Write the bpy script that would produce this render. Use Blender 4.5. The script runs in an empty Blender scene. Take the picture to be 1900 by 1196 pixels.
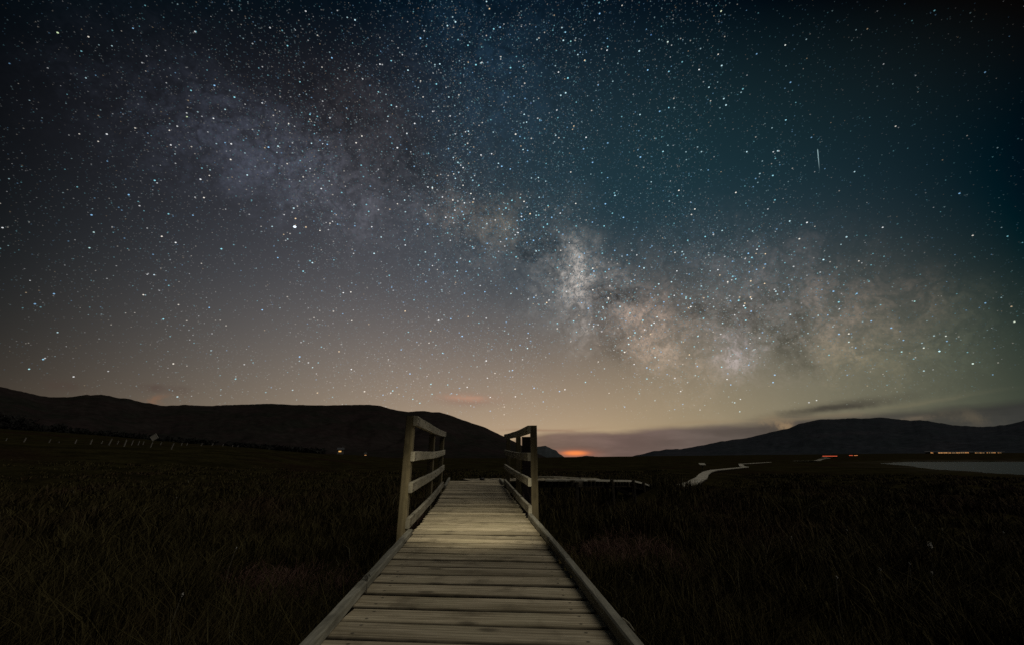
import bpy, math, random
import numpy as np
from mathutils import Vector

random.seed(7)
rng = np.random.default_rng(11)
scene = bpy.context.scene
COL = scene.collection

# ------------------------------------------------------------------ camera
PITCH = math.radians(18.69)
FPX = 739.0                      # focal length in pixels of the 1900 wide photograph
cam_d = bpy.data.cameras.new("camera")
cam_d.lens = 36.0 * FPX / 1900.0
cam_d.sensor_width = 36.0
cam_d.clip_start = 0.02
cam_d.clip_end = 30000.0
cam = bpy.data.objects.new("camera", cam_d)
cam.rotation_euler = (math.pi / 2 + PITCH, 0, 0)
COL.objects.link(cam)
scene.camera = cam

scene.view_settings.view_transform = 'Standard'
scene.view_settings.look = 'None'
scene.view_settings.gamma = 1.0
scene.view_settings.use_curve_mapping = False
scene.view_settings.exposure = 0.0
scene.cycles.use_denoising = False
scene.cycles.max_bounces = 3
scene.cycles.diffuse_bounces = 2
scene.cycles.sample_clamp_indirect = 0.6


def ray(px, py):
    """direction in the place for a bearing and height read off the photograph"""
    xc = (px - 950) / FPX
    yc = (598 - py) / FPX
    v = np.array([xc, math.cos(PITCH) - yc * math.sin(PITCH), math.sin(PITCH) + yc * math.cos(PITCH)])
    return v / np.linalg.norm(v)


def azel(px, py):
    v = ray(px, py)
    return math.degrees(math.atan2(v[0], v[1])), math.degrees(math.asin(v[2]))


def sstep(x, a, b):
    t = np.clip((x - a) / (b - a), 0, 1)
    return t * t * (3 - 2 * t)


def srgb(r, g, b):
    out = []
    for c in (r, g, b):
        c = c / 255.0
        out.append(c / 12.92 if c <= 0.04045 else ((c + 0.055) / 1.055) ** 2.4)
    return tuple(out)


# ------------------------------------------------------------------ night sky
world = bpy.data.worlds.new("World")
world.use_nodes = True
wt = world.node_tree
wt.nodes.clear()


class G:
    """tiny expression helper over shader nodes"""
    def __init__(self, tree):
        self.t = tree

    def _in(self, sock, v):
        if isinstance(v, bpy.types.NodeSocket):
            self.t.links.new(v, sock)
        else:
            sock.default_value = v

    def m(self, op, a, b=None, c=None, clamp=False):
        n = self.t.nodes.new("ShaderNodeMath")
        n.operation = op
        n.use_clamp = clamp
        self._in(n.inputs[0], a)
        if b is not None:
            self._in(n.inputs[1], b)
        if c is not None:
            self._in(n.inputs[2], c)
        return n.outputs[0]

    def v(self, op, a, b=None, scale=None):
        n = self.t.nodes.new("ShaderNodeVectorMath")
        n.operation = op
        self._in(n.inputs[0], a)
        if b is not None:
            self._in(n.inputs[1], b)
        if scale is not None:
            self._in(n.inputs['Scale'], scale)
        return n.outputs['Value'] if op in ('DOT_PRODUCT', 'LENGTH', 'DISTANCE') else n.outputs[0]

    def smooth(self, x, lo, hi, a=0.0, b=1.0):
        n = self.t.nodes.new("ShaderNodeMapRange")
        n.interpolation_type = 'SMOOTHSTEP'
        self._in(n.inputs['Value'], x)
        n.inputs['From Min'].default_value = lo
        n.inputs['From Max'].default_value = hi
        n.inputs['To Min'].default_value = a
        n.inputs['To Max'].default_value = b
        return n.outputs[0]

    def noise(self, vec, scale, detail=4, rough=0.55, col=False, lac=2.0, dist=0.0):
        n = self.t.nodes.new("ShaderNodeTexNoise")
        self._in(n.inputs['Vector'], vec)
        n.inputs['Scale'].default_value = scale
        n.inputs['Detail'].default_value = detail
        n.inputs['Roughness'].default_value = rough
        n.inputs['Lacunarity'].default_value = lac
        n.inputs['Distortion'].default_value = dist
        return n.outputs['Color'] if col else n.outputs['Fac']

    def voro(self, vec, scale):
        n = self.t.nodes.new("ShaderNodeTexVoronoi")
        self._in(n.inputs['Vector'], vec)
        n.inputs['Scale'].default_value = scale
        return n.outputs['Distance'], n.outputs['Color']

    def mix(self, f, a, b, mode='MIX'):
        n = self.t.nodes.new("ShaderNodeMix")
        n.data_type = 'RGBA'
        n.blend_type = mode
        n.clamp_factor = True
        self._in(n.inputs[0], f)
        self._in(n.inputs[6], a if isinstance(a, bpy.types.NodeSocket) else (*a, 1.0))
        self._in(n.inputs[7], b if isinstance(b, bpy.types.NodeSocket) else (*b, 1.0))
        return n.outputs[2]

    def ramp(self, f, stops, interp='LINEAR'):
        n = self.t.nodes.new("ShaderNodeValToRGB")
        cr = n.color_ramp
        cr.interpolation = interp
        while len(cr.elements) < len(stops):
            cr.elements.new(0.5)
        for e, (p, c) in zip(cr.elements, stops):
            e.position = p
            e.color = (*c, 1.0) if len(c) == 3 else c
        self._in(n.inputs[0], f)
        return n.outputs[0]

    def sep(self, vec):
        n = self.t.nodes.new("ShaderNodeSeparateXYZ")
        self._in(n.inputs[0], vec)
        return n.outputs

    def comb(self, x, y, z):
        n = self.t.nodes.new("ShaderNodeCombineXYZ")
        for s, v in zip(n.inputs, (x, y, z)):
            self._in(s, v)
        return n.outputs[0]


w = G(wt)
tc = wt.nodes.new("ShaderNodeTexCoord")
d = w.v('NORMALIZE', tc.outputs['Generated'])
dx, dy, dz = w.sep(d)
AZ = w.m('MULTIPLY', w.m('ARCTAN2', dx, dy), 57.29578)
EL = w.m('MULTIPLY', w.m('ARCSINE', dz), 57.29578)

# broad air glow: smooth lobes over the sphere fitted to colours of the night sky
SKY = [
    (0, 0, 7, 12, 17), (300, 20, 9, 15, 21), (600, 20, 12, 20, 28), (950, 10, 10, 21, 31), (1250, 20, 8, 20, 28), (1500, 20, 6, 14, 19), (1880, 20, 5, 10, 13), (1700, 90, 8, 17, 22),
    (0, 200, 17, 19, 23), (250, 180, 18, 21, 27), (500, 150, 20, 23, 29), (720, 150, 22, 27, 35), (950, 180, 21, 41, 55), (1200, 180, 16, 37, 47), (1500, 180, 12, 28, 34), (1880, 180, 8, 15, 18), (1700, 240, 13, 29, 35),
    (20, 400, 28, 29, 30), (200, 370, 32, 33, 37), (420, 370, 48, 50, 56), (650, 430, 74, 74, 78), (900, 330, 40, 50, 58), (1100, 330, 36, 56, 65), (1350, 330, 32, 54, 62), (1600, 330, 20, 42, 50), (1880, 330, 11, 22, 26),
    (20, 550, 40, 40, 40), (250, 560, 66, 65, 66), (500, 560, 84, 81, 81), (800, 560, 96, 92, 91), (1100, 420, 46, 62, 68), (1300, 450, 54, 65, 69), (1700, 470, 32, 54, 60), (1890, 500, 18, 33, 36),
    (20, 660, 46, 47, 46), (250, 660, 72, 70, 68), (550, 670, 100, 94, 90), (850, 660, 106, 100, 97), (1100, 650, 104, 97, 93), (700, 700, 112, 104, 98), (1000, 710, 130, 119, 105), (400, 700, 84, 80, 76), (1350, 560, 74, 75, 74), (1600, 560, 70, 70, 66), (1870, 640, 38, 52, 49),
    (100, 712, 90, 76, 62), (350, 735, 120, 105, 87), (500, 742, 136, 121, 102), (650, 738, 150, 132, 112), (850, 755, 168, 146, 122), (1000, 770, 176, 150, 120), (1150, 760, 160, 141, 114), (1350, 740, 130, 119, 98), (1600, 720, 106, 101, 84), (1740, 715, 92, 93, 74), (1870, 715, 76, 80, 64),
    (1000, 840, 176, 150, 116), (600, 840, 150, 130, 104), (200, 840, 104, 88, 70), (1400, 840, 132, 122, 96), (1850, 840, 60, 62, 52),
]
base_c = np.array(srgb(5, 10, 14))
lob = []
kap = []
for el, n, a0, a1, kk in ((1, 8, -58, 58, 18.0), (13, 7, -57, 57, 16.0), (28, 5, -54, 54, 11.0), (46, 4, -58, 58, 9.0), (66, 2, -50, 50, 7.0)):
    kap += [kk] * n
    for a in np.linspace(a0, a1, n):
        e_, a_ = math.radians(el), math.radians(a)
        lob.append((math.cos(e_) * math.sin(a_), math.cos(e_) * math.cos(a_), math.sin(e_)))
lob = np.array(lob)
KAPPA = np.array(kap)
Pd = np.array([ray(s[0], s[1]) for s in SKY])
lift = np.array([1.0 + 0.06 * sstep(s[1], 480, 600) + 0.20 * sstep(s[1], 690, 750) for s in SKY])[:, None]
Pc = np.array([srgb(*s[2:]) for s in SKY]) * lift - base_c
wgt = 1.0 / (0.02 + Pc.mean(axis=1))[:, None] ** 0.7
HZ = [(-48, 24), (-18, 20), (8, 18), (38, 22)]     # bearing and spread of the glow that hugs the horizon
HH = 4.2


def sky_basis(D):
    e_ = np.degrees(np.arcsin(np.clip(D[:, 2], -1, 1)))
    a_ = np.degrees(np.arctan2(D[:, 0], D[:, 1]))
    hz = np.stack([np.exp(-np.maximum(e_, 0) / HH - ((a_ - c) / s_) ** 2) for c, s_ in HZ], 1)
    return np.concatenate([np.exp(KAPPA * (D @ lob.T - 1.0)), hz], 1)


A = sky_basis(Pd)
NB = A.shape[1]
lam = 0.10
M = np.vstack([A * wgt, lam * 9 * np.eye(NB)])
R = np.vstack([Pc * wgt, np.zeros((NB, 3))])
coef = np.linalg.lstsq(M, R, rcond=None)[0]
acc = None
for c, v, kk in zip(coef, lob, kap):
    f = w.m('EXPONENT', w.m('MULTIPLY_ADD', w.v('DOT_PRODUCT', d, tuple(v)), kk, -kk))
    s = w.v('SCALE', tuple(c), scale=f)
    acc = w.v('ADD', acc, s) if acc is not None else w.v('ADD', s, tuple(base_c))
hdec = w.m('EXPONENT', w.m('MULTIPLY', w.m('MAXIMUM', EL, 0.0), -1.0 / HH))
for (c0, s0), c in zip(HZ, coef[len(lob):]):
    u = w.m('MULTIPLY_ADD', AZ, 1.0 / s0, -c0 / s0)
    f = w.m('MULTIPLY', w.m('EXPONENT', w.m('MULTIPLY', w.m('MULTIPLY', u, u), -1.0)), hdec)
    acc = w.v('ADD', acc, w.v('SCALE', tuple(c), scale=f))
glow = w.v('MAXIMUM', acc, (0.0004, 0.0008, 0.0011))

warp1 = w.v('SUBTRACT', w.noise(d, 7.5, 3, 0.62, col=True), (0.5, 0.5, 0.5))
dw = w.v('NORMALIZE', w.v('ADD', d, w.v('SCALE', warp1, scale=0.19)))


def lobe(dd, px, py, r):
    """soft round patch on the sky sphere about one direction; radius in photo pixels near it"""
    c = ray(px, py)
    dep = float(c @ np.array([0, math.cos(PITCH), math.sin(PITCH)]))
    k = 2.0 / (r * dep / FPX) ** 2
    return w.m('EXPONENT', w.m('MULTIPLY_ADD', w.v('DOT_PRODUCT', dd, tuple(c)), k, -k))


# the Milky Way: patches of unresolved stars, brown dust between them
MW = [  # px, py, radius, colour, amount
    (1068, 505, 46, (180, 170, 160), 1.0), (1085, 560, 60, (132, 124, 118), 0.72), (1030, 575, 70, (88, 96, 98), 0.32),
    (1205, 600, 54, (146, 122, 106), 0.85), (1250, 660, 62, (124, 106, 92), 0.72), (1365, 655, 36, (152, 142, 150), 0.95),
    (1440, 560, 92, (88, 80, 80), 0.62), (1575, 590, 74, (112, 94, 82), 0.70), (1600, 660, 62, (100, 86, 62), 0.55),
    (430, 255, 90, (52, 56, 68), 0.5), (520, 300, 80, (62, 66, 78), 0.55), (605, 335, 76, (76, 80, 92), 0.62), (710, 390, 92, (80, 78, 84), 0.60), (845, 385, 48, (108, 94, 82), 0.75),
    (940, 428, 46, (114, 100, 80), 0.75), (1045, 418, 42, (82, 76, 70), 0.55), (900, 485, 85, (84, 78, 74), 0.45),
    (330, 205, 130, (40, 44, 54), 0.55), (690, 225, 92, (50, 42, 40), 0.6), (900, 170, 140, (28, 50, 68), 0.6),
    (1330, 600, 110, (92, 84, 80), 0.45), (1150, 570, 80, (100, 92, 86), 0.40), (1730, 655, 80, (60, 66, 52), 0.45), (1330, 470, 80, (66, 66, 70), 0.40),
]
detail_n = w.noise(w.v('ADD', d, w.v('SCALE', warp1, scale=0.05)), 19.0, 6, 0.76)
grain = w.smooth(w.noise(d, 120.0, 2, 0.7), 0.25, 0.75, 0.62, 1.38)
lane_n = w.noise(dw, 10.0, 4, 0.62)
lane = w.smooth(w.m('ABSOLUTE', w.m('SUBTRACT', lane_n, 0.5)), 0.0, 0.055, 0.45, 1.0)
detail = w.m('MULTIPLY', w.smooth(detail_n, 0.28, 0.72, 0.35, 1.85), w.m('MULTIPLY', grain, lane))
mw = None
for px, py, r, col, amt in MW:
    s = w.v('SCALE', tuple(np.array(srgb(*col)) * amt * 0.55), scale=lobe(dw, px, py, r))
    mw = s if mw is None else w.v('ADD', mw, s)
mw = w.v('SCALE', mw, scale=detail)
sky = w.v('ADD', glow, mw)

# dark dust lanes
DUST = [(1135, 565, 34, 0.38), (1310, 585, 36, 0.30), (1385, 600, 38, 0.26), (1480, 640, 40, 0.25), (1140, 640, 36, 0.18), (760, 300, 60, 0.22), (1000, 470, 38, 0.28),
        (1440, 615, 48, 0.14), (620, 230, 70, 0.22), (900, 410, 34, 0.25)]
dust = None
for px, py, r, k in DUST:
    g = w.m('MULTIPLY', lobe(dw, px, py, r), k)
    dust = g if dust is None else w.m('ADD', dust, g)
dust = w.m('MULTIPLY', dust, w.smooth(detail_n, 0.35, 0.62, 1.6, 0.4))
sky = w.v('SCALE', sky, scale=w.m('SUBTRACT', 1.0, w.m('MINIMUM', dust, 0.8)))

# a meteor, falling and fading
m0, m1 = ray(1517, 277), ray(1521, 322)
mt = (m1 - m0)
mn = np.cross(m0, m1)
mn /= np.linalg.norm(mn)
along = w.v('DOT_PRODUCT', w.v('SUBTRACT', d, tuple(m0)), tuple(mt / (mt @ mt)))
across = w.m('ABSOLUTE', w.v('DOT_PRODUCT', d, tuple(mn)))
met = w.m('MULTIPLY', w.smooth(across, 0.0, 0.0009, 1.0, 0.0), w.m('MULTIPLY', w.smooth(along, -0.02, 0.06), w.smooth(along, 0.2, 1.0, 1.0, 0.0)))
met = w.m('MULTIPLY', met, w.m('GREATER_THAN', w.v('DOT_PRODUCT', d, tuple(m0)), 0.9))
sky = w.v('ADD', sky, w.v('SCALE', (0.36, 0.52, 0.54), scale=met))

# cloud bank low over the hills
TOP = [(930, 830), (965, 806), (1010, 800), (1100, 799), (1200, 794), (1290, 786), (1400, 781), (1470, 772), (1560, 766), (1650, 762), (1720, 757), (1800, 748), (1900, 735)]
stops = []
for px, py in TOP:
    a, e = azel(px, py)
    stops.append(((a + 70) / 140, (max(e, 0) / 20,) * 3))
stops = [(0.0, (0, 0, 0))] + stops + [(1.0, (0.55, 0.55, 0.55))]
U = w.m('MULTIPLY_ADD', AZ, 1 / 140.0, 0.5)
eltop = w.m('MULTIPLY', w.ramp(U, stops), 20.0)
cn = w.noise(w.v('MULTIPLY', d, (1.0, 1.0, 5.0)), 6.0, 4, 0.58)
eltop = w.m('MULTIPLY_ADD', w.m('SUBTRACT', cn, 0.5), 1.6, eltop)
bank = w.smooth(w.m('SUBTRACT', eltop, EL), -0.35, 0.75)
CB = [(965, 138, 116, 94), (1020, 118, 97, 86), (1150, 112, 92, 86), (1300, 98, 86, 80), (1440, 82, 75, 69), (1560, 76, 71, 65), (1700, 66, 64, 58), (1900, 56, 56, 53)]
cst = [((azel(p, 800)[0] + 70) / 140, srgb(r, g, b)) for p, r, g, b in CB]
bank_c = w.v('SCALE', w.ramp(U, cst), scale=w.smooth(cn, 0.3, 0.7, 0.82, 1.18))
sky = w.mix(w.m('MULTIPLY', bank, 0.97), sky, bank_c)
AZw = w.m('MULTIPLY_ADD', w.m('SUBTRACT', detail_n, 0.5), 7.0, AZ)
ELw = w.m('MULTIPLY_ADD', w.m('SUBTRACT', cn, 0.5), 1.5, EL)


def wisp_cloud(px, py, rx, ry, slope=0.0, warp=True, sharp=1.0):
    """long soft streak in bearing and height"""
    a0, e0 = azel(px, py)
    a1 = azel(px + rx, py)[0]
    e1 = azel(px, py - ry)[1]
    A_, E_ = (AZw, ELw) if warp else (AZ, EL)
    ka, ke = 1 / (a1 - a0), 1 / (e1 - e0)
    u = w.m('MULTIPLY_ADD', A_, ka, -a0 * ka)
    v = w.m('MULTIPLY_ADD', E_, ke, -e0 * ke)
    if slope:
        v = w.m('MULTIPLY_ADD', u, -slope, v)
    r2 = w.m('MULTIPLY_ADD', u, u, w.m('MULTIPLY', v, v))
    if sharp != 1.0:
        r2 = w.m('POWER', r2, sharp)
    return w.m('EXPONENT', w.m('MULTIPLY', r2, -1.0))


CL = [  # px, py, rx, ry, slope, colour, cover
    (1540, 755, 115, 8, 1.0, (62, 58, 52), 0.88), (865, 740, 50, 11, 0, (146, 118, 103), 0.85), (866, 737, 38, 6, 0, (188, 148, 124), 0.7),
    (300, 722, 34, 9, 0, (84, 68, 62), 0.6), (292, 744, 20, 7, 0.8, (132, 98, 76), 0.6), (115, 714, 32, 8, 0, (76, 64, 57), 0.5),
    (1450, 790, 22, 14, -0.6, (150, 126, 96), 0.8), (1800, 772, 38, 11, -0.6, (92, 84, 70), 0.7), (1700, 774, 34, 5, 0, (112, 100, 84), 0.6), (1560, 772, 30, 4, 0, (120, 106, 88), 0.5),
    (1010, 797, 70, 3, 0, (150, 118, 96), 0.6), (1690, 748, 110, 4, 1.6, (116, 110, 88), 0.45), (1480, 776, 80, 4, 0.8, (126, 112, 90), 0.5), (1300, 784, 110, 3.5, 1.0, (150, 130, 102), 0.4),
]
for px, py, rx, ry, sl, col, k in CL:
    sky = w.mix(w.m('MULTIPLY', wisp_cloud(px, py, rx, ry, sl), k), sky, srgb(*col))
# last light of the sun behind the bank
sky = w.mix(w.m('MULTIPLY', wisp_cloud(1068, 841, 36, 8, 0, False), 0.75), sky, srgb(176, 104, 78))
sky = w.mix(wisp_cloud(1067, 839.5, 22, 4.4, 0, False, 1.5), sky, srgb(250, 142, 80))

bg = wt.nodes.new("ShaderNodeBackground")
wt.links.new(sky, bg.inputs['Color'])
bg.inputs['Strength'].default_value = 1.0
wo = wt.nodes.new("ShaderNodeOutputWorld")
wt.links.new(bg.outputs[0], wo.inputs['Surface'])
scene.world = world
world.cycles.sampling_method = 'MANUAL'
world.cycles.sample_map_resolution = 512

# ------------------------------------------------------------------ moonlight, wide and soft, and the photographer's torch
moon_d = bpy.data.lights.new("moonlight", 'SUN')
moon_d.energy = 0.72
moon_d.angle = math.radians(45)
moon_d.color = (1.0, 0.94, 0.82)
moon = bpy.data.objects.new("moonlight", moon_d)
mv = Vector((0.58, -0.10, 0.80))            # towards the moon
moon.rotation_euler = mv.to_track_quat('Z', 'Y').to_euler()
COL.objects.link(moon)

torch_d = bpy.data.lights.new("torch", 'SPOT')
torch_d.energy = 800.0
torch_d.color = (1.0, 0.91, 0.68)
torch_d.spot_size = math.radians(25)
torch_d.spot_blend = 1.0
torch_d.shadow_soft_size = 0.12
torch = bpy.data.objects.new("torch", torch_d)
torch.location = (-0.15, 0.75, 2.15)
aim = Vector((-0.33, 4.5, -0.64)) - torch.location
torch.rotation_euler = aim.to_track_quat('-Z', 'Y').to_euler()
COL.objects.link(torch)


# ------------------------------------------------------------------ helpers
def tag(o, label=None, cat=None, group=None, kind=None):
    if label:
        o['label'] = label
    if cat:
        o['category'] = cat
    if group:
        o['group'] = group
    if kind:
        o['kind'] = kind
    return o


def make_mesh(name, verts, faces, smooth=False):
    me = bpy.data.meshes.new(name)
    me.from_pydata([tuple(v) for v in verts], [], faces)
    if smooth:
        me.polygons.foreach_set('use_smooth', [True] * len(me.polygons))
    me.update()
    return me


def link(name, me, mat=None, parent=None, loc=(0, 0, 0)):
    o = bpy.data.objects.new(name, me)
    COL.objects.link(o)
    if mat is not None and me is not None and not me.materials:
        me.materials.append(mat)
    o.location = loc
    if parent is not None:
        o.parent = parent
    return o


def empty(name, loc):
    o = bpy.data.objects.new(name, None)
    o.empty_display_size = 0.2
    o.location = loc
    COL.objects.link(o)
    return o


def np_mesh(name, V, F4=None, F3=None, smooth=False):
    """fast mesh from arrays"""
    me = bpy.data.meshes.new(name)
    n4 = 0 if F4 is None else len(F4)
    n3 = 0 if F3 is None else len(F3)
    me.vertices.add(len(V))
    me.vertices.foreach_set('co', np.asarray(V, dtype=np.float32).ravel())
    loops = []
    starts = []
    if n4:
        loops.append(np.asarray(F4, dtype=np.int32).ravel())
        starts.append(np.arange(n4) * 4)
    if n3:
        loops.append(np.asarray(F3, dtype=np.int32).ravel())
        starts.append(n4 * 4 + np.arange(n3) * 3)
    L = np.concatenate(loops)
    S = np.concatenate(starts).astype(np.int32)
    me.loops.add(len(L))
    me.loops.foreach_set('vertex_index', L)
    me.polygons.add(n4 + n3)
    me.polygons.foreach_set('loop_start', S)
    if smooth:
        me.polygons.foreach_set('use_smooth', np.ones(n4 + n3, dtype=bool))
    me.update(calc_edges=True)
    me.validate()
    return me


def sweep(points, width, height, bev=0.006, updir=(0, 0, 1), jitter=0.0):
    """a squared timber with eased edges, swept along points (its centre line)"""
    pts = [Vector(p) for p in points]
    up0 = Vector(updir)
    hw, hh = width / 2, height / 2
    prof = [(-hw + bev, -hh), (hw - bev, -hh), (hw, -hh + bev), (hw, hh - bev), (hw - bev, hh), (-hw + bev, hh), (-hw, hh - bev), (-hw, -hh + bev)]
    V, F = [], []
    n = len(pts)
    for i, p in enumerate(pts):
        t = (pts[min(i + 1, n - 1)] - pts[max(i - 1, 0)]).normalized()
        side = t.cross(up0).normalized()
        up = side.cross(t).normalized()
        jx, jy = random.uniform(-jitter, jitter), random.uniform(-jitter, jitter)
        for a, b in prof:
            V.append(p + side * (a + jx) + up * (b + jy))
    for i in range(n - 1):
        for k in range(8):
            k2 = (k + 1) % 8
            F.append((i * 8 + k, i * 8 + k2, (i + 1) * 8 + k2, (i + 1) * 8 + k))
    F.append(tuple(reversed(range(8))))
    F.append(tuple(range((n - 1) * 8, n * 8)))
    return V, F


def timber(name, points, width, height, mat, parent, bev=0.006, updir=(0, 0, 1), jitter=0.0):
    o0 = Vector(points[0])
    V, F = sweep([Vector(p) - o0 for p in points], width, height, bev, updir, jitter)
    ploc = Vector(parent.location) if parent is not None else Vector()
    if parent is not None and parent.parent is not None:
        ploc += Vector(parent.parent.location)
    return link(name, make_mesh(name, V, F), mat, parent, o0 - ploc)


def join(parts):
    V, F = [], []
    for v, f in parts:
        b = len(V)
        V += list(v)
        F += [tuple(i + b for i in q) for q in f]
    return V, F


def box(x0, x1, y0, y1, z0, z1):
    V = [(x0, y0, z0), (x1, y0, z0), (x1, y1, z0), (x0, y1, z0), (x0, y0, z1), (x1, y0, z1), (x1, y1, z1), (x0, y1, z1)]
    F = [(3, 2, 1, 0), (4, 5, 6, 7), (0, 1, 5, 4), (1, 2, 6, 5), (2, 3, 7, 6), (3, 0, 4, 7)]
    return V, F


# value noise for terrain
_perm = rng.random((256, 256))


def vnoise(x, y):
    xi, yi = np.floor(x).astype(int), np.floor(y).astype(int)
    fx, fy = x - xi, y - yi
    fx, fy = fx * fx * (3 - 2 * fx), fy * fy * (3 - 2 * fy)
    a = _perm[xi & 255, yi & 255]
    b = _perm[(xi + 1) & 255, yi & 255]
    c = _perm[xi & 255, (yi + 1) & 255]
    e = _perm[(xi + 1) & 255, (yi + 1) & 255]
    return (a * (1 - fx) + b * fx) * (1 - fy) + (c * (1 - fx) + e * fx) * fy


def fbm(x, y, oct=4, gain=0.5):
    s, a, t = 0, 1.0, 0
    for _ in range(oct):
        s = s + a * vnoise(x, y)
        t += a
        x, y, a = x * 2.03 + 17.3, y * 2.03 + 5.1, a * gain
    return s / t - 0.5


# ------------------------------------------------------------------ stars: thousands of tiny far bodies on the sky sphere
BRIGHT = [(547, 421, 5.0, 1.4, (0.8, 0.92, 1.0)), (80, 666, 2.6, 0.8, (0.35, 0.75, 1.0)), (54, 684, 2.4, 0.8, (0.5, 0.95, 1.0)), (1743, 651, 2.8, 1.0, (0.6, 0.95, 1.0)),
          (1805, 674, 2.6, 0.9, (0.8, 1.0, 0.9)), (1882, 597, 2.6, 0.8, (0.9, 1.0, 0.8)), (1528, 482, 2.8, 1.0, (0.6, 0.9, 1.0)), (1434, 326, 2.5, 0.8, (0.4, 0.85, 1.0)),
          (1239, 78, 2.6, 0.9, (0.8, 1.0, 0.9)), (1049, 60, 2.6, 0.8, (0.35, 0.75, 1.0)), (1338, 21, 2.5, 0.8, (0.9, 1.0, 0.7)), (107, 61, 2.8, 0.8, (0.8, 1.0, 0.6)),
          (347, 217, 2.6, 0.7, (0.8, 1.0, 0.6)), (174, 431, 2.5, 0.7, (0.6, 0.9, 0.9)), (166, 460, 2.5, 0.7, (0.6, 0.95, 0.95)), (286, 510, 2.4, 0.7, (0.7, 0.9, 1.0)),
          (752, 455, 2.4, 0.9, (0.9, 0.95, 1.0)), (702, 171, 2.4, 0.8, (0.4, 0.9, 1.0)), (877, 335, 2.8, 0.8, (0.45, 0.85, 1.0)), (1141, 363, 2.6, 0.9, (0.5, 0.85, 1.0)),
          (1241, 133, 2.4, 0.8, (0.35, 0.8, 1.0)), (1241, 200, 2.3, 0.8, (0.35, 0.8, 1.0)), (1458, 223, 2.3, 0.8, (0.4, 0.85, 1.0)), (1457, 84, 2.3, 0.8, (0.9, 0.95, 0.9)),
          (1059, 77, 2.3, 0.7, (0.4, 0.9, 0.9)), (1340, 428, 2.4, 0.8, (0.6, 0.9, 0.95)), (1673, 652, 2.3, 0.8, (0.5, 0.9, 0.9)), (1714, 645, 2.3, 0.8, (0.9, 0.95, 0.85)),
          (1575, 634, 2.3, 0.8, (0.7, 0.95, 0.95)), (1697, 559, 2.3, 0.7, (0.5, 0.95, 0.9)), (1755, 623, 2.3, 0.7, (0.9, 0.95, 0.85)), (948, 545, 2.5, 0.8, (0.6, 0.9, 0.95)), (580, 681, 2.2, 0.7, (0.6, 0.9, 0.95)),
          (1100, 538, 2.6, 0.9, (1.0, 0.95, 0.88)), (1515, 742, 2.3, 0.6, (0.9, 0.95, 0.95)), (1356, 660, 2.6, 0.4, (0.85, 0.9, 1.0)), (1501, 746, 2.8, 0.4, (0.85, 0.9, 1.0)), (1208, 65, 2.6, 0.35, (0.2, 0.45, 1.0)), (985, 192, 3.2, 0.22, (0.3, 0.45, 0.9)), (1000, 465, 2.2, 0.7, (0.45, 0.85, 1.0))]


def sky_at(D):
    return np.maximum(base_c + sky_basis(D) @ coef, 0.0004)


def mw_at(D):
    out = np.zeros(len(D))
    for px, py, r, col, amt in MW:
        c = ray(px, py)
        dep = float(c @ np.array([0, math.cos(PITCH), math.sin(PITCH)]))
        k = 2.0 / (r * 1.15 * dep / FPX) ** 2
        out += np.exp(k * (D @ c - 1)) * amt * (0.35 if px < 800 else 1.0)
    return out


NS = 260000
u_ = rng.random(NS)
el_s = np.arcsin(np.clip(0.01 + 0.99 * u_, 0, 1))
az_s = np.radians(rng.uniform(-80, 80, NS))
SD = np.stack([np.cos(el_s) * np.sin(az_s), np.cos(el_s) * np.cos(az_s), np.sin(el_s)], -1)
azd, eld = np.degrees(az_s), np.degrees(el_s)
mwd = mw_at(SD)
clump = np.clip(0.55 + 1.5 * fbm(SD[:, 0] * 9 + 3, SD[:, 2] * 9 + SD[:, 1] * 7, 4), 0.05, 1.6)
horizon = sstep(eld, 1.5, 10.0)
rightfall = 1 - 0.68 * sstep(azd, 26, 52) * sstep(eld, 14, 30)
leftfall = 0.55 + 0.45 * sstep(azd, -62, -25)
dens = (0.46 + 0.55 * np.clip(mwd, 0, 1.3)) * clump * (0.22 + 0.78 * horizon) * rightfall * leftfall
keep = rng.random(NS) < dens
# hidden by the cloud bank
top_e = np.interp(azd, [azel(p, q)[0] for p, q in TOP], [azel(p, q)[1] for p, q in TOP], left=0.0)
keep &= eld > top_e + 0.8
SD, azd, eld = SD[keep], azd[keep], eld[keep]
ns = len(SD)
lum = 0.030 * (1 - rng.random(ns)) ** (-1 / 1.62)
lum = np.minimum(lum * (1 + 0.5 * np.clip(mwd[keep], 0, 1.2)), 0.95) * (0.62 + 0.38 * sstep(eld, 3, 16)) * (1 - 0.45 * sstep(azd, 32, 58)) * (0.7 + 0.3 * sstep(azd, -60, -40))
HUES = np.array([(0.30, 0.62, 1.0), (0.32, 0.82, 0.95), (0.62, 0.92, 1.0), (0.95, 0.98, 1.0), (1.0, 0.93, 0.82), (1.0, 0.74, 0.45)])
cool = sstep(azd, -35, 12)
pick = rng.random(ns)
pr_l = np.cumsum([0.13, 0.20, 0.20, 0.28, 0.15, 0.04])
pr_r = np.cumsum([0.24, 0.25, 0.23, 0.14, 0.10, 0.04])
hid = np.array([np.searchsorted(pr_l * (1 - c_) + pr_r * c_, p_ * 0.999) for c_, p_ in zip(cool, pick)])
hue = HUES[np.minimum(hid, 5)]
rad_px = np.clip(0.58 + 0.50 * (lum / 0.35) ** 0.6, 0.58, 1.22) * rng.uniform(0.85, 1.15, ns)
bd = np.array([ray(b_[0], b_[1]) for b_ in BRIGHT])
bl = np.array([b_[3] for b_ in BRIGHT])
SD = np.concatenate([SD, bd])
lum = np.concatenate([lum, bl])
hue = np.concatenate([hue, np.array([b_[4] for b_ in BRIGHT])])
rad_px = np.concatenate([rad_px, np.array([b_[2] * 0.50 for b_ in BRIGHT])])
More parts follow.
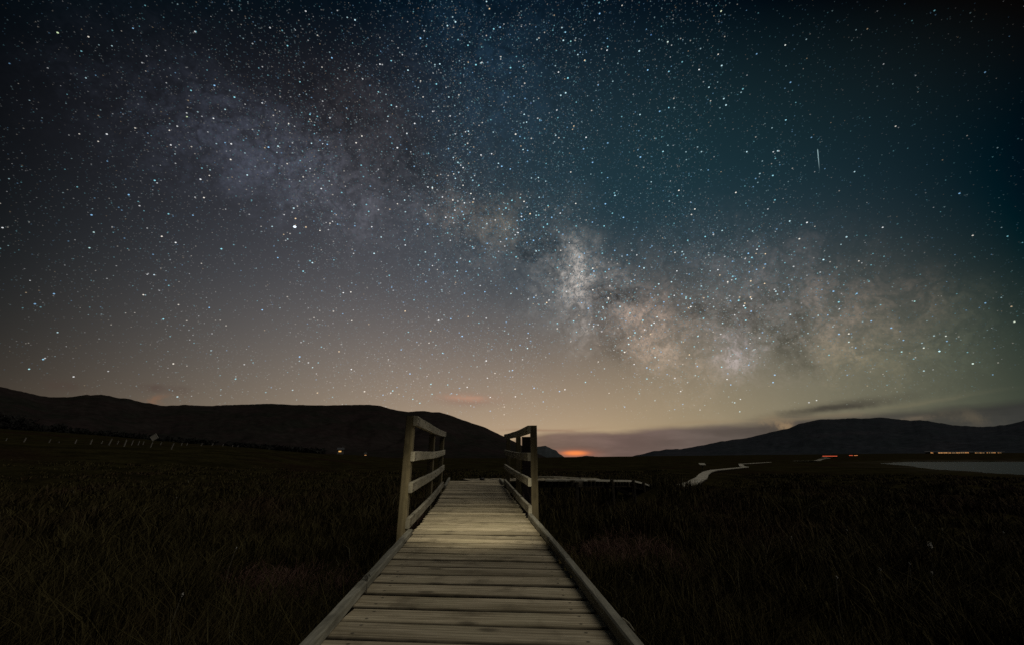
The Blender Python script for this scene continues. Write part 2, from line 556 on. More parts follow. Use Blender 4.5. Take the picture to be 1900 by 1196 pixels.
ns = len(SD)
SC = sky_at(SD) + lum[:, None] * hue
FARR = 19000.0
T1 = np.stack([SD[:, 1], -SD[:, 0], np.zeros(ns)], -1)
T1 /= np.linalg.norm(T1, axis=1)[:, None]
T2 = np.cross(T1, SD)
tilt = math.radians(12)
A1 = T1 * math.cos(tilt) + T2 * math.sin(tilt)
A2 = -T1 * math.sin(tilt) + T2 * math.cos(tilt)
off_axis = np.clip(SD @ np.array([0, math.cos(PITCH), math.sin(PITCH)]), 0.3, 1.0)
r_ = (rad_px * off_axis ** 0.9 / FPX * FARR)[:, None]
P0 = SD * FARR
big = lum > 0.14


def star_bodies(sel, nseg):
    """small bodies, six sided for the bright, three sided for the faint"""
    p, r, a1, a2, sd = P0[sel], r_[sel] * (1.0 if nseg > 3 else 1.5), A1[sel], A2[sel], SD[sel]
    ring = [p + r * (1.15 * math.cos(k * 2 * math.pi / nseg) * a1 + 0.92 * math.sin(k * 2 * math.pi / nseg) * a2) for k in range(nseg)]
    Vs = np.stack(ring + [p - sd * r, p + sd * r], 1).reshape(-1, 3)
    tri = [[nseg, k, (k + 1) % nseg] for k in range(nseg)] + [[nseg + 1, (k + 1) % nseg, k] for k in range(nseg)]
    Fs = (np.arange(len(p))[:, None, None] * (nseg + 2) + np.array(tri)[None]).reshape(-1, 3)
    return Vs, Fs, np.repeat(SC[sel], nseg + 2, axis=0)


Va, Fa, Ca = star_bodies(big, 6)
Vb, Fb, Cb = star_bodies(~big, 3)
V = np.concatenate([Va, Vb])
F3 = np.concatenate([Fa, Fb + len(Va)])
SCV = np.concatenate([Ca, Cb])
me = np_mesh('stars', V, F3=F3)
at = me.attributes.new('starlight', 'FLOAT_COLOR', 'POINT')
at.data.foreach_set('color', np.concatenate([SCV, np.ones((len(SCV), 1))], 1).astype(np.float32).ravel())
sm = bpy.data.materials.new('starlight')
sm.use_nodes = True
sm.node_tree.nodes.clear()
an = sm.node_tree.nodes.new("ShaderNodeAttribute")
an.attribute_name = 'starlight'
em = sm.node_tree.nodes.new("ShaderNodeEmission")
so = sm.node_tree.nodes.new("ShaderNodeOutputMaterial")
sm.node_tree.links.new(an.outputs['Color'], em.inputs['Color'])
sm.node_tree.links.new(em.outputs[0], so.inputs['Surface'])
sm.cycles.emission_sampling = 'NONE'
stars_o = link('stars', me, sm)
tag(stars_o, 'thousands of white and blue stars across the night sky', 'stars', kind='stuff')

# ------------------------------------------------------------------ materials
def new_mat(name):
    m = bpy.data.materials.new(name)
    m.use_nodes = True
    nt = m.node_tree
    nt.nodes.clear()
    g = G(nt)
    b = nt.nodes.new("ShaderNodeBsdfPrincipled")
    o = nt.nodes.new("ShaderNodeOutputMaterial")
    nt.links.new(b.outputs[0], o.inputs['Surface'])
    return m, g, b


def bump(g, b, h, strength, dist):
    n = g.t.nodes.new("ShaderNodeBump")
    n.inputs['Strength'].default_value = strength
    n.inputs['Distance'].default_value = dist
    g._in(n.inputs['Height'], h)
    g.t.links.new(n.outputs[0], b.inputs['Normal'])


def wood_mat(name, axis, c_lo, c_hi, reeded=False, rough=0.85, nails=False):
    m, g, b = new_mat(name)
    tcn = g.t.nodes.new("ShaderNodeTexCoord")
    oi = g.t.nodes.new("ShaderNodeObjectInfo")
    co = tcn.outputs['Object']
    off = g.v('SCALE', (17.0, 31.0, 23.0), scale=oi.outputs['Random'])
    p = g.v('ADD', co, off)
    st = {'X': (2.2, 60, 60), 'Y': (60, 2.2, 60), 'Z': (60, 60, 2.2)}[axis]
    st2 = {'X': (0.8, 9, 9), 'Y': (9, 0.8, 9), 'Z': (9, 9, 0.8)}[axis]
    warpn = g.v('SCALE', g.v('SUBTRACT', g.noise(p, 3.5, 2, col=True), (0.5, 0.5, 0.5)), scale=0.035)
    pw = g.v('ADD', p, warpn)
    grain = g.noise(g.v('MULTIPLY', pw, st), 1.0, 5, 0.62)
    broad = g.noise(g.v('MULTIPLY', pw, st2), 1.0, 4, 0.55)
    f = g.m('MULTIPLY_ADD', grain, 0.55, g.m('MULTIPLY', broad, 0.45))
    f = g.smooth(f, 0.35, 0.65)
    col = g.mix(f, c_lo, c_hi)
    # weather stains and algae
    stn = g.smooth(g.noise(p, 5.0, 5, 0.6), 0.50, 0.72)
    col = g.mix(g.m('MULTIPLY', stn, 0.62), col, tuple(x * 0.52 for x in c_lo))
    alg = g.smooth(g.noise(g.v('ADD', p, (7.0, 3.0, 1.0)), 2.3, 3, 0.5), 0.50, 0.70)
    col = g.mix(g.m('MULTIPLY', alg, 0.14), col, (c_hi[0] * 0.62, c_hi[1] * 0.70, c_hi[2] * 0.58))
    # knots
    px_, py_, pz_ = g.sep(p)
    kvec = {'X': g.comb(g.m('MULTIPLY', px_, 2.4), g.m('MULTIPLY', py_, 6.0), 0.0), 'Y': g.comb(g.m('MULTIPLY', py_, 2.4), g.m('MULTIPLY', g.m('ADD', px_, pz_), 6.0), 0.0),
            'Z': g.comb(g.m('MULTIPLY', pz_, 2.4), g.m('MULTIPLY', g.m('ADD', px_, py_), 6.0), 0.0)}[axis]
    kv, kc = g.voro(kvec, 1.0)
    kc.node.voronoi_dimensions = '2D'
    kr = g.sep(kc)
    ringw = g.noise(p, 40.0, 2, 0.5)
    kd = g.m('MULTIPLY_ADD', ringw, 0.06, kv)
    knot = g.m('MULTIPLY', g.smooth(kd, 0.08, 0.19, 1.0, 0.0), g.m('GREATER_THAN', kr[0], 0.62))
    col = g.mix(g.m('MULTIPLY', knot, 0.7), col, tuple(x * 0.34 for x in c_lo))
    # each timber its own tone
    tone = g.m('MULTIPLY_ADD', oi.outputs['Random'], 0.52, 0.72)
    col = g.v('SCALE', col, scale=tone)
    cx, cy, cz = g.sep(co)
    h = g.m('MULTIPLY', grain, 0.35)
    if reeded:
        s = g.m('SINE', g.m('MULTIPLY', cy, 2 * math.pi / 0.026))
        groove = g.smooth(s, -1.0, -0.35)
        col = g.v('SCALE', col, scale=g.m('MULTIPLY_ADD', groove, 0.26, 0.74))
        h = g.m('MULTIPLY_ADD', groove, 0.9, h)
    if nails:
        grime_gap_shade = g.m('MAXIMUM', g.smooth(g.m('ABSOLUTE', cy), 0.066, 0.076), g.smooth(cz, 0.0085, 0.0150, 1.0, 0.0))
        grime_gap_shade = g.m('MULTIPLY', grime_gap_shade, g.smooth(g.noise(p, 9.0, 3, 0.6), 0.25, 0.6, 0.7, 1.0))
        col = g.mix(g.m('MULTIPLY', grime_gap_shade, 0.92), col, (0.022, 0.018, 0.012))  # edge dirt plus the shade of the gaps, painted onto board edges and bevels
        ax = g.m('ABSOLUTE', g.m('SUBTRACT', g.m('ABSOLUTE', cx), 0.47))
        ay = g.m('ABSOLUTE', g.m('SUBTRACT', g.m('ABSOLUTE', cy), 0.042))
        r = g.m('SQRT', g.m('MULTIPLY_ADD', ax, ax, g.m('MULTIPLY', ay, ay)))
        nail = g.smooth(r, 0.0045, 0.011, 1.0, 0.0)
        col = g.mix(g.m('MULTIPLY', nail, 0.75), col, (0.03, 0.025, 0.02))
    g.t.links.new(col, b.inputs['Base Color'])
    b.inputs['Roughness'].default_value = rough
    b.inputs['Specular IOR Level'].default_value = 0.25
    bump(g, b, h, 0.35, 0.0014)
    return m


PALE_LO, PALE_HI = (0.205, 0.168, 0.105), (0.48, 0.41, 0.285)
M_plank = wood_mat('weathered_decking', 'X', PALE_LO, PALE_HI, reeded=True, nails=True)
M_kerb = wood_mat('weathered_kerb_timber', 'Y', (0.15, 0.142, 0.108), (0.30, 0.285, 0.23))
M_rail = wood_mat('weathered_rail_timber', 'Y', (0.19, 0.172, 0.13), (0.34, 0.315, 0.245))
M_post = wood_mat('treated_post_timber', 'Z', (0.085, 0.068, 0.038), (0.175, 0.145, 0.085))
M_joist = wood_mat('dark_joist_timber', 'Y', (0.05, 0.04, 0.03), (0.10, 0.085, 0.06))
M_far = wood_mat('weathered_far_decking', 'X', (0.40, 0.37, 0.30), (0.58, 0.545, 0.45))
M_dark = wood_mat('dark_creosoted_timber', 'Z', (0.010, 0.007, 0.008), (0.022, 0.015, 0.016))


def plain(name, col, rough=0.8, emit=None, estr=0.0, var=0.25, scale=3.0):
    m, g, b = new_mat(name)
    tcn = g.t.nodes.new("ShaderNodeTexCoord")
    n = g.noise(tcn.outputs['Object'], scale, 4, 0.6)
    c = g.mix(n, tuple(x * (1 - var) for x in col), tuple(min(1, x * (1 + var)) for x in col))
    g.t.links.new(c, b.inputs['Base Color'])
    b.inputs['Roughness'].default_value = rough
    if emit:
        b.inputs['Emission Color'].default_value = (*emit, 1)
        b.inputs['Emission Strength'].default_value = estr
        m.cycles.emission_sampling = 'NONE'
    return m


# ------------------------------------------------------------------ ground
LAKE = np.array([(97, 112), (78, 84), (63, 66), (53, 51), (46, 38.5), (47, 25), (70, 5), (210, -20), (300, 60), (225, 158), (152, 160), (124, 138)], dtype=float)
WATER_Z = -1.50


def poly_sd(X, Y, P):
    """signed distance to a polygon, negative inside"""
    dmin = np.full(X.shape, 1e9)
    inside = np.zeros(X.shape, dtype=bool)
    n = len(P)
    for i in range(n):
        ax, ay = P[i]
        bx, by = P[(i + 1) % n]
        ex, ey = bx - ax, by - ay
        t = np.clip(((X - ax) * ex + (Y - ay) * ey) / (ex * ex + ey * ey), 0, 1)
        dmin = np.minimum(dmin, np.hypot(X - ax - t * ex, Y - ay - t * ey))
        cond = ((ay > Y) != (by > Y)) & (X < (bx - ax) * (Y - ay) / (by - ay + 1e-12) + ax)
        inside ^= cond
    return np.where(inside, -dmin, dmin)


# the far run of the boardwalk (centre line, heights of its deck)
FAR_A = [(4.6, 15.3, -1.15), (6.2, 17.4, -1.20), (8.5, 20.2, -1.13), (11.2, 25.2, -1.12), (13.6, 30.2, -1.12), (16.4, 35.6, -1.12), (19.0, 40.0, -1.12), (29.6, 53.5, -1.12), (31.0, 57.0, -1.12), (40.0, 74.0, -1.05), (44.0, 78.0, -1.02), (60.0, 98.0, -1.0)]
FAR_B = [(80, 120, -0.90), (86, 119, -0.85), (112, 152, -0.42), (128, 170, -0.20), (136, 184, 0.20)]


def seg_dist(X, Y, P):
    dmin = np.full(X.shape, 1e9)
    zz = np.zeros(X.shape)
    for (ax, ay, az_), (bx, by, bz) in zip(P[:-1], P[1:]):
        ex, ey = bx - ax, by - ay
        t = np.clip(((X - ax) * ex + (Y - ay) * ey) / (ex * ex + ey * ey), 0, 1)
        q = np.hypot(X - ax - t * ex, Y - ay - t * ey)
        m = q < dmin
        dmin = np.where(m, q, dmin)
        zz = np.where(m, az_ + t * (bz - az_), zz)
    return dmin, zz


def deck_x(Y):
    return -0.035 - 0.063 * Y - 0.0022 * Y * Y


_zy = [-3, 1.84, 3.0, 4.5, 5.8, 6.6, 8.2, 9.6, 11]
_zz = [-0.69, -0.676, -0.656, -0.640, -0.626, -0.606, -0.555, -0.500, -0.485]


def deck_z(Y):
    return float(np.mean([np.interp(Y + q, _zy, _zz) for q in (-0.5, -0.25, 0, 0.25, 0.5)]))


def ground_z(X, Y):
    X = np.asarray(X, dtype=float)
    Y = np.asarray(Y, dtype=float)
    R = np.hypot(X, Y)
    z = np.full(X.shape, -1.27)
    z = z + 0.34 * fbm(X * 0.21 + 3, Y * 0.21 + 9, 3) * sstep(R, 1.0, 4.0)
    z = z + 0.34 * fbm(X * 0.95, Y * 0.95, 3) * (1 - sstep(R, 30, 70)) * sstep(R, 1.0, 3.0)
    z = z + 0.9 * fbm(X * 0.02 + 40, Y * 0.02, 3) * sstep(R, 30, 120) * 0.6
    s = -X * 0.8 + Y * 0.35
    z = z + 2.9 * sstep(s, 17, 62) * sstep(-X, 5, 30) * sstep(-X / np.maximum(Y, 1.0), 0.12, 0.72)
    z = z + 2.2 * np.exp(-(((X + 129) / 26) ** 2 + ((Y - 316) / 26) ** 2))
    z = z + 9.0 * np.exp(-(((X + 210) / 90) ** 2 + ((Y - 150) / 90) ** 2))
    z = z + 2.5 * sstep(R, 150, 420) * sstep(X, 40, 180) + 3.4 * sstep(R, 380, 700) * sstep(X, 200, 480)
    z = z + 0.62 * np.exp(-(((X - 4.75) / 1.05) ** 2 + ((Y - 12.9) / 0.9) ** 2))
    # path corridors
    for P in (FAR_A[2:], FAR_B):
        q, pz = seg_dist(X, Y, P)
        k = 1 - sstep(q, 0.8, 3.5)
        z = z * (1 - k) + (pz - 0.14) * k
    # lake bed and shore
    sd = poly_sd(X, Y, LAKE) + 3.0 * fbm(X * 0.09, Y * 0.09, 3)
    k = 1 - sstep(sd, 0.0, 9.0)
    z = z * (1 - k) + np.minimum(z, -1.42) * k
    z = np.where(sd < 0, np.minimum(z, -1.46 + sd * 0.10), z)
    return np.maximum(z, -4.0)


azs = np.concatenate([np.linspace(-180, -75, 36)[:-1], np.linspace(-75, 75, 430), np.linspace(75, 180, 36)[1:-1]])
rads = np.concatenate([[0.0], np.geomspace(0.5, 14000, 300)])
AA, RR = np.meshgrid(np.radians(azs), rads, indexing='ij')
GX, GY = RR * np.sin(AA), RR * np.cos(AA)
GZ = ground_z(GX, GY)
na, nr = AA.shape
V = np.stack([GX, GY, GZ], -1).reshape(-1, 3)
ii, jj = np.meshgrid(np.arange(na), np.arange(nr - 1), indexing='ij')
i2 = (ii + 1) % na
F4 = np.stack([ii * nr + jj, ii * nr + jj + 1, i2 * nr + jj + 1, i2 * nr + jj], -1).reshape(-1, 4)[:, ::-1]
me = np_mesh('ground', V, F4=F4, smooth=True)
shore = 1 - sstep(poly_sd(GX, GY, LAKE) + 5 * fbm(GX * 0.08 + 5, GY * 0.08, 3), -2, 13)
at = me.attributes.new('shore', 'FLOAT', 'POINT')
at.data.foreach_set('value', shore.astype(np.float32).ravel())

m, g, b = new_mat('dark_bog_ground')
tcn = g.t.nodes.new("ShaderNodeTexCoord")
co = tcn.outputs['Object']
n1 = g.noise(co, 0.35, 6, 0.62)
n2 = g.noise(co, 0.06, 4, 0.6)
n3 = g.noise(co, 4.0, 6, 0.7)
c = g.mix(g.smooth(n1, 0.35, 0.65), (0.013, 0.0112, 0.0045), (0.026, 0.022, 0.009))
c = g.mix(g.m('MULTIPLY', g.smooth(n2, 0.5, 0.66), 0.75), c, (0.018, 0.0105, 0.007))
c = g.v('SCALE', c, scale=g.smooth(n3, 0.25, 0.75, 0.5, 1.5))
an = g.t.nodes.new("ShaderNodeAttribute")
an.attribute_name = 'shore'
mud = g.m('MULTIPLY', an.outputs['Fac'], g.smooth(g.noise(g.v('MULTIPLY', co, (0.6, 1.6, 1)), 0.12, 5, 0.6), 0.40, 0.62))
c = g.mix(g.m('MULTIPLY', mud, 0.8), c, (0.055, 0.048, 0.038))
g.t.links.new(c, b.inputs['Base Color'])
b.inputs['Roughness'].default_value = 0.95
b.inputs['Specular IOR Level'].default_value = 0.0
bump(g, b, n3, 0.5, 0.03)
ground = link('ground', me, m)
tag(ground, 'dark level bog of heath and rough grass', 'ground', kind='structure')

# lake
lx = np.linspace(25, 320, 60)
ly = np.linspace(-40, 200, 50)
LX, LY = np.meshgrid(lx, ly, indexing='ij')
V = np.stack([LX, LY, np.full(LX.shape, WATER_Z)], -1).reshape(-1, 3)
ii, jj = np.meshgrid(np.arange(59), np.arange(49), indexing='ij')
F4 = np.stack([ii * 50 + jj, (ii + 1) * 50 + jj, (ii + 1) * 50 + jj + 1, ii * 50 + jj + 1], -1).reshape(-1, 4)
keep = poly_sd(LX[:-1, :-1], LY[:-1, :-1], LAKE).ravel() < 14
me = np_mesh('lake', V, F4=F4[keep], smooth=True)
m, g, b = new_mat('still_dark_water')
tcn = g.t.nodes.new("ShaderNodeTexCoord")
b.inputs['Base Color'].default_value = (0.006, 0.009, 0.010, 1)
b.inputs['Roughness'].default_value = 0.42
b.inputs['IOR'].default_value = 1.33
bump(g, b, g.noise(g.v('MULTIPLY', tcn.outputs['Object'], (1.0, 2.5, 1)), 0.7, 4, 0.6), 0.15, 0.15)
lake = link('lake', me, m)
tag(lake, 'pale still lake water at the right edge', 'lake', kind='structure')


# ------------------------------------------------------------------ hills
def interp_profile(P, n):
    px = np.linspace(P[0][0], P[-1][0], n)
    py = np.interp(px, [p[0] for p in P], [p[1] for p in P])
    k = np.array([1, 2, 3, 2, 1]) / 9.0
    py = np.convolve(np.pad(py, 2, mode='edge'), k, mode='valid')
    return px, py


def hill(name, label, P, n, r_ridge, r_foot, r_back, mat, rough_amp, seed):
    px, py = interp_profile(P, n)
    dirs = np.array([ray(a, b_) for a, b_ in zip(px, py)])
    hz = np.hypot(dirs[:, 0], dirs[:, 1])
    ux, uy, slope = dirs[:, 0] / hz, dirs[:, 1] / hz, dirs[:, 2] / hz
    col = np.arange(n) * 1.0
    wob = 1 + 0.16 * fbm(col * 0.02 + seed, col * 0 + 2.2, 4)
    rid = r_ridge * wob
    ridge_z = slope * rid
    jag = fbm(col * 0.35 + seed, col * 0 + 9.0, 4, 0.6) * 0.003 * rid
    ridge_z = ridge_z + jag
    rows = 46
    V = []
    ts = np.concatenate([np.linspace(0, 1, 34), 1 + np.linspace(0.06, 1, rows - 34)])
    for t in ts:
        if t <= 1:
            r = r_foot + (rid - r_foot) * t
            prof = t ** 1.35
            z = -3 + (ridge_z + 3) * prof
            amp = rough_amp * math.sin(math.pi * min(t, 1)) * np.maximum(ridge_z, 20)
        else:
            r = rid + (r_back - rid) * (t - 1)
            z = ridge_z * (1 - (t - 1)) ** 1.2 - 3 * (t - 1)
            amp = rough_amp * 0.5 * math.sin(math.pi * (t - 1)) * np.maximum(ridge_z, 20)
        x, y = ux * r, uy * r
        gul = fbm(x * 0.006 + seed, y * 0.0025, 5, 0.55) + 0.5 * np.abs(fbm(x * 0.012 + seed, y * 0.004 + 4, 4))
        z = z + amp * (gul - 0.12)
        lim = slope * r * (0.985 if t < 1 else 1.0)
        if t < 1:
            z = np.minimum(z, np.maximum(lim, -3))
        V.append(np.stack([x, y, z], -1))
    V = np.array(V)
    nrw = len(ts)
    ii, jj = np.meshgrid(np.arange(nrw - 1), np.arange(n - 1), indexing='ij')
    F4 = np.stack([ii * n + jj, ii * n + jj + 1, (ii + 1) * n + jj + 1, (ii + 1) * n + jj], -1).reshape(-1, 4)
    me = np_mesh(name, V.reshape(-1, 3), F4=F4, smooth=True)
    o = link(name, me, mat)
    tag(o, label, 'hill', kind='structure')
    return o


def hill_mat(name, c0, c1, c2):
    m, g, b = new_mat(name)
    tcn = g.t.nodes.new("ShaderNodeTexCoord")
    co = tcn.outputs['Object']
    n1 = g.noise(co, 0.006, 7, 0.62)
    n2 = g.noise(g.v('MULTIPLY', co, (1, 1, 3)), 0.002, 5, 0.6)
    n3 = g.noise(co, 0.03, 6, 0.7)
    c = g.mix(g.smooth(n1, 0.35, 0.65), c0, c1)
    c = g.mix(g.m('MULTIPLY', g.smooth(n2, 0.48, 0.62), 0.7), c, c2)
    c = g.v('SCALE', c, scale=g.smooth(n3, 0.3, 0.7, 0.75, 1.25))
    g.t.links.new(c, b.inputs['Base Color'])
    b.inputs['Roughness'].default_value = 1.0
    b.inputs['Specular IOR Level'].default_value = 0.0
    bump(g, b, n3, 0.6, 7.0)
    return m


M_hillL = hill_mat('heather_hillside', (0.023, 0.0175, 0.017), (0.017, 0.017, 0.0145), (0.027, 0.0215, 0.021))
M_hillF = hill_mat('far_rock_haze_tint', (0.050, 0.058, 0.062), (0.042, 0.050, 0.052), (0.058, 0.062, 0.068))  # distance haze is put into this rock colour, no air volume
M_hillR = hill_mat('haze_blue_hillside', (0.030, 0.033, 0.040), (0.026, 0.031, 0.036), (0.038, 0.038, 0.045))  # blue of the distant air painted into the surface colour

hill('hill', 'long dark heather hill with rounded summits behind the left railing',
     [(-700, 690), (-300, 700), (-100, 712), (0, 717), (30, 723), (60, 731), (95, 736), (125, 737), (160, 732), (185, 731), (215, 736), (240, 740), (262, 745), (285, 748), (303, 752), (345, 750), (390, 752), (450, 750),
      (505, 748), (550, 750), (600, 751), (640, 750), (690, 750), (705, 752), (725, 758), (750, 762), (765, 763), (788, 761.5), (800, 763.5), (817, 764), (832, 768), (846, 774), (882, 786), (900, 792), (918, 801), (937, 809), (958, 820), (985, 834), (1010, 846), (1025, 852)],
     460, 2600, 1000, 4200, M_hillL, 0.32, 3.0)
hill('hill', 'small pointed blue grey peak beside the orange glow',
     [(930, 852), (960, 846), (985, 832), (1000, 827), (1011, 825.5), (1020, 830), (1031, 834.5), (1040, 842), (1049, 848), (1058, 852)], 90, 4300, 3200, 5600, M_hillF, 0.15, 13.0)
hill('hill', 'low distant mound under the orange glow on the horizon',
     [(1050, 852), (1070, 847), (1085, 844.5), (1100, 845), (1120, 848), (1150, 852)], 60, 5200, 4300, 6200, M_hillF, 0.1, 17.0)
hill('hill', 'broad blue grey mountain rising beyond the lake at right',
     [(1120, 853), (1150, 849), (1170, 846.5), (1201, 839), (1230, 833), (1266, 831.5), (1303, 825), (1339, 817.5), (1387, 811), (1411, 805), (1436, 799), (1466, 793), (1487, 784), (1518, 777.6), (1558, 776), (1610, 775), (1631, 773.7), (1652, 775.8),
      (1679, 779), (1702, 778), (1737, 782), (1760, 787.6), (1795, 789), (1826, 790.8), (1860, 788), (1881, 784), (1900, 779), (1960, 766), (2100, 745), (2500, 720), (3000, 730)],
     520, 4200, 1500, 6500, M_hillR, 0.30, 29.0)

# ------------------------------------------------------------------ boardwalk with its planks
HALF = 0.575
walk = empty('boardwalk', (deck_x(0.0), 0.0, -0.75))
tag(walk, 'grey weathered plank boardwalk running away from the viewer', 'boardwalk')
PL = Vector(walk.location)
PITCH_P = 0.175
V, F = sweep([(-HALF, 0, 0), (-HALF / 3, 0, 0), (HALF / 3, 0, 0), (HALF, 0, 0)], 0.162, 0.032, 0.004)
plank_meshes = []
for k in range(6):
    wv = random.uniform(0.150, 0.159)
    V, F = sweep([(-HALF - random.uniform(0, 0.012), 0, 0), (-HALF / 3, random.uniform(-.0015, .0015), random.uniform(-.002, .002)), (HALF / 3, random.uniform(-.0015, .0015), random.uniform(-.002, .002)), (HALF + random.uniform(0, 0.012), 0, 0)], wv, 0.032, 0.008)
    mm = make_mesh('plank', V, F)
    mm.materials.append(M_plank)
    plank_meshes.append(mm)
y = -1.4
while y < 9.75:
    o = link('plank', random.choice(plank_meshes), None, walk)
    o.location = Vector((deck_x(y) + random.uniform(-0.008, 0.008), y + random.uniform(-0.003, 0.003), deck_z(y) - 0.016 + random.uniform(-0.004, 0.004))) - PL
    dxdy = -0.063 - 0.0044 * y
    dzdy = (deck_z(y + 0.3) - deck_z(y - 0.3)) / 0.6
    o.rotation_euler = (math.atan(dzdy) + random.uniform(-0.010, 0.010), random.uniform(-0.004, 0.004), 0)
    o.rotation_euler[2] = math.atan(-dxdy) * -1 + random.uniform(-0.008, 0.008)
    y += PITCH_P


def run(y0, y1, side, zoff, n=8, jit=0.0):
    return [(deck_x(t) + side, t, deck_z(t) + zoff) for t in np.linspace(y0, y1, n)]


def kerb(y0, y1, side, wd, ht):
    s = -1 if side < 0 else 1
    return timber('kerb', run(y0, y1, s * (HALF + wd / 2 - 0.012), ht / 2 + 0.003, 6), wd, ht, M_kerb, walk, bev=0.007, jitter=0.0015)


for a, b_ in ((-1.4, 0.4), (0.404, 2.42), (2.425, 3.92)):
    kerb(a, b_, -1, 0.048, 0.045)
kerb(8.15, 10.05, -1, 0.045, 0.055)
for a, b_ in ((-1.4, 1.05), (1.055, 2.86), (2.865, 4.80)):
    kerb(a, b_, 1, 0.048, 0.058)
kerb(8.75, 9.75, 1, 0.045, 0.055)
for s in (-0.48, 0.0, 0.48):
    timber('joist', run(-1.4, 9.8, s, -0.032 - 0.075, 14), 0.055, 0.145, M_joist, walk)
for yy in (-0.9, 1.2, 3.3, 5.4, 7.5, 9.4):
    for s in (-0.52, 0.52):
        x = deck_x(yy) + s * 1.05
        zt = deck_z(yy) - 0.06
        zb = float(ground_z(np.array([x]), np.array([yy]))[0]) - 0.25
        timber('support_post', [(x, yy, zb), (x, yy, zt)], 0.075, 0.075, M_joist, walk, updir=(0, 1, 0))
    timber('cross_beam', [(deck_x(yy) - 0.6, yy + 0.075, deck_z(yy) - 0.24), (deck_x(yy) + 0.6, yy + 0.075, deck_z(yy) - 0.24)], 0.06, 0.12, M_joist, walk)


# ------------------------------------------------------------------ the two railings
M_bolt = plain('rusted_bolt_head', (0.05, 0.035, 0.025), 0.6)
bv, bf = sweep([(-0.004, 0, 0), (0.004, 0, 0)], 0.014, 0.014, 0.004)
bolt_me = make_mesh('bolt', bv, bf)


def railing(label, side, ys, out, rails_at):
    s = -1 if side == 'L' else 1
    y0, y1 = ys[0], ys[-1]
    root = empty('railing', (deck_x(y0) + s * out, y0, deck_z(y0) - 0.1))
    tag(root, label, 'railing', 'railings either side of the boardwalk')
    for i, yy in enumerate(ys):
        x = deck_x(yy) + s * out
        zb = float(ground_z(np.array([x]), np.array([yy]))[0]) - 0.3
        zt = deck_z(yy) + rails_at[0][1] + (0.0 if i == 0 else -0.012)
        lean = random.uniform(-0.006, 0.006)
        timber('post', [(x, yy + 0.0375, zb), (x + lean, yy + 0.0375, zt)], 0.078, 0.074, M_post, root, bev=0.005, updir=(0, 1, 0))
    for lo, hi in rails_at:
        pts = [(deck_x(t) + s * (out - 0.039 - 0.0195), t, deck_z(t) + (lo + hi) / 2) for t in np.linspace(y0 - 0.01, y1 + 0.1, 12)]
        rl = timber('rail', pts, 0.038, hi - lo, M_rail, root, bev=0.005, jitter=0.0022)
        for yy in ys:
            bx_ = deck_x(yy + 0.04) + s * (out - 0.039 - 0.039)
            for dz_ in (-0.022, 0.022):
                p = Vector((bx_ - s * 0.001, yy + 0.04, deck_z(yy + 0.04) + (lo + hi) / 2 + dz_)) - Vector(pts[0])
                link('bolt', bolt_me, M_bolt, rl, p)
    return root


RA = [(0.935, 1.030), (0.615, 0.702), (0.343, 0.432), (0.050, 0.136)]
railing('four rail timber railing on the left side of the boardwalk', 'L', (3.95, 6.0, 7.9), 0.672, RA)
RB = [(0.905, 0.997), (0.600, 0.690), (0.330, 0.418), (0.045, 0.135)]
railing('four rail timber railing on the right side of the boardwalk', 'R', (4.85, 6.65, 8.5), 0.650, RB)

# dark square post outside the right railing
yy, x0 = 5.75, 0.195
zb = float(ground_z(np.array([x0]), np.array([yy]))[0]) - 0.3
dp = empty('gate_post', (x0, yy, zb))
tag(dp, 'thick black square post just outside the right railing', 'post')
timber('shaft', [(x0, yy, zb), (x0, yy, 0.255)], 0.112, 0.112, M_dark, dp, updir=(0, 1, 0))
timber('cap', [(x0, yy, 0.2551), (x0, yy, 0.272)], 0.118, 0.118, M_dark, dp, updir=(0, 1, 0), bev=0.01)

# ------------------------------------------------------------------ side boardwalk leaving to the right, then the far run
SIDE = [(-1.02, 10.42, -0.512), (-0.1, 10.72, -0.515), (1.45, 10.95, -0.520), (2.25, 11.75, -0.585), (3.0, 12.6, -0.635), (3.7, 13.6, -0.80), (4.6, 15.3, -1.15)]


def along(P, step):
    P = [Vector(p) for p in P]
    out = []
    carry = 0.0
    for a, c in zip(P[:-1], P[1:]):
        L = (c - a).length
        t = carry
        while t < L:
            out.append((a + (c - a) * (t / L), (c - a).normalized()))
            t += step
        carry = t - L
    return out


def offset_line(P, off, dz):
    out = []
    P = [Vector(p) for p in P]
    for i, p in enumerate(P):
        t = (P[min(i + 1, len(P) - 1)] - P[max(i - 1, 0)])
        n = Vector((t.y, -t.x, 0)).normalized()
        out.append(p + n * off + Vector((0, 0, dz)))
    return out


sw = empty('boardwalk', SIDE[0])
tag(sw, 'short pale boardwalk branching right behind the right railing', 'boardwalk', 'boardwalks across the bog')
for p, t in along(SIDE, PITCH_P):
    o = link('plank', random.choice(plank_meshes), None, sw)
    o.location = p - Vector(SIDE[0]) + Vector((0, 0, -0.016 + random.uniform(-0.003, 0.003)))
    o.rotation_euler = (math.asin(t.z), 0, math.atan2(-t.x, t.y))
cuts = [(0.0, 0.30), (0.31, 0.52), (0.53, 0.70), (0.71, 0.84), (0.85, 0.97)]


def sub_line(P, a, c, n=7):
    P = [Vector(p) for p in P]
    L = [0]
    for q, r in zip(P[:-1], P[1:]):
        L.append(L[-1] + (r - q).length)
    out = []
    for t in np.linspace(a, c, n):
        s_ = t * L[-1]
        k = min(max(np.searchsorted(L, s_) - 1, 0), len(P) - 2)
        u = (s_ - L[k]) / (L[k + 1] - L[k])
        out.append(P[k] + (P[k + 1] - P[k]) * u)
    return out


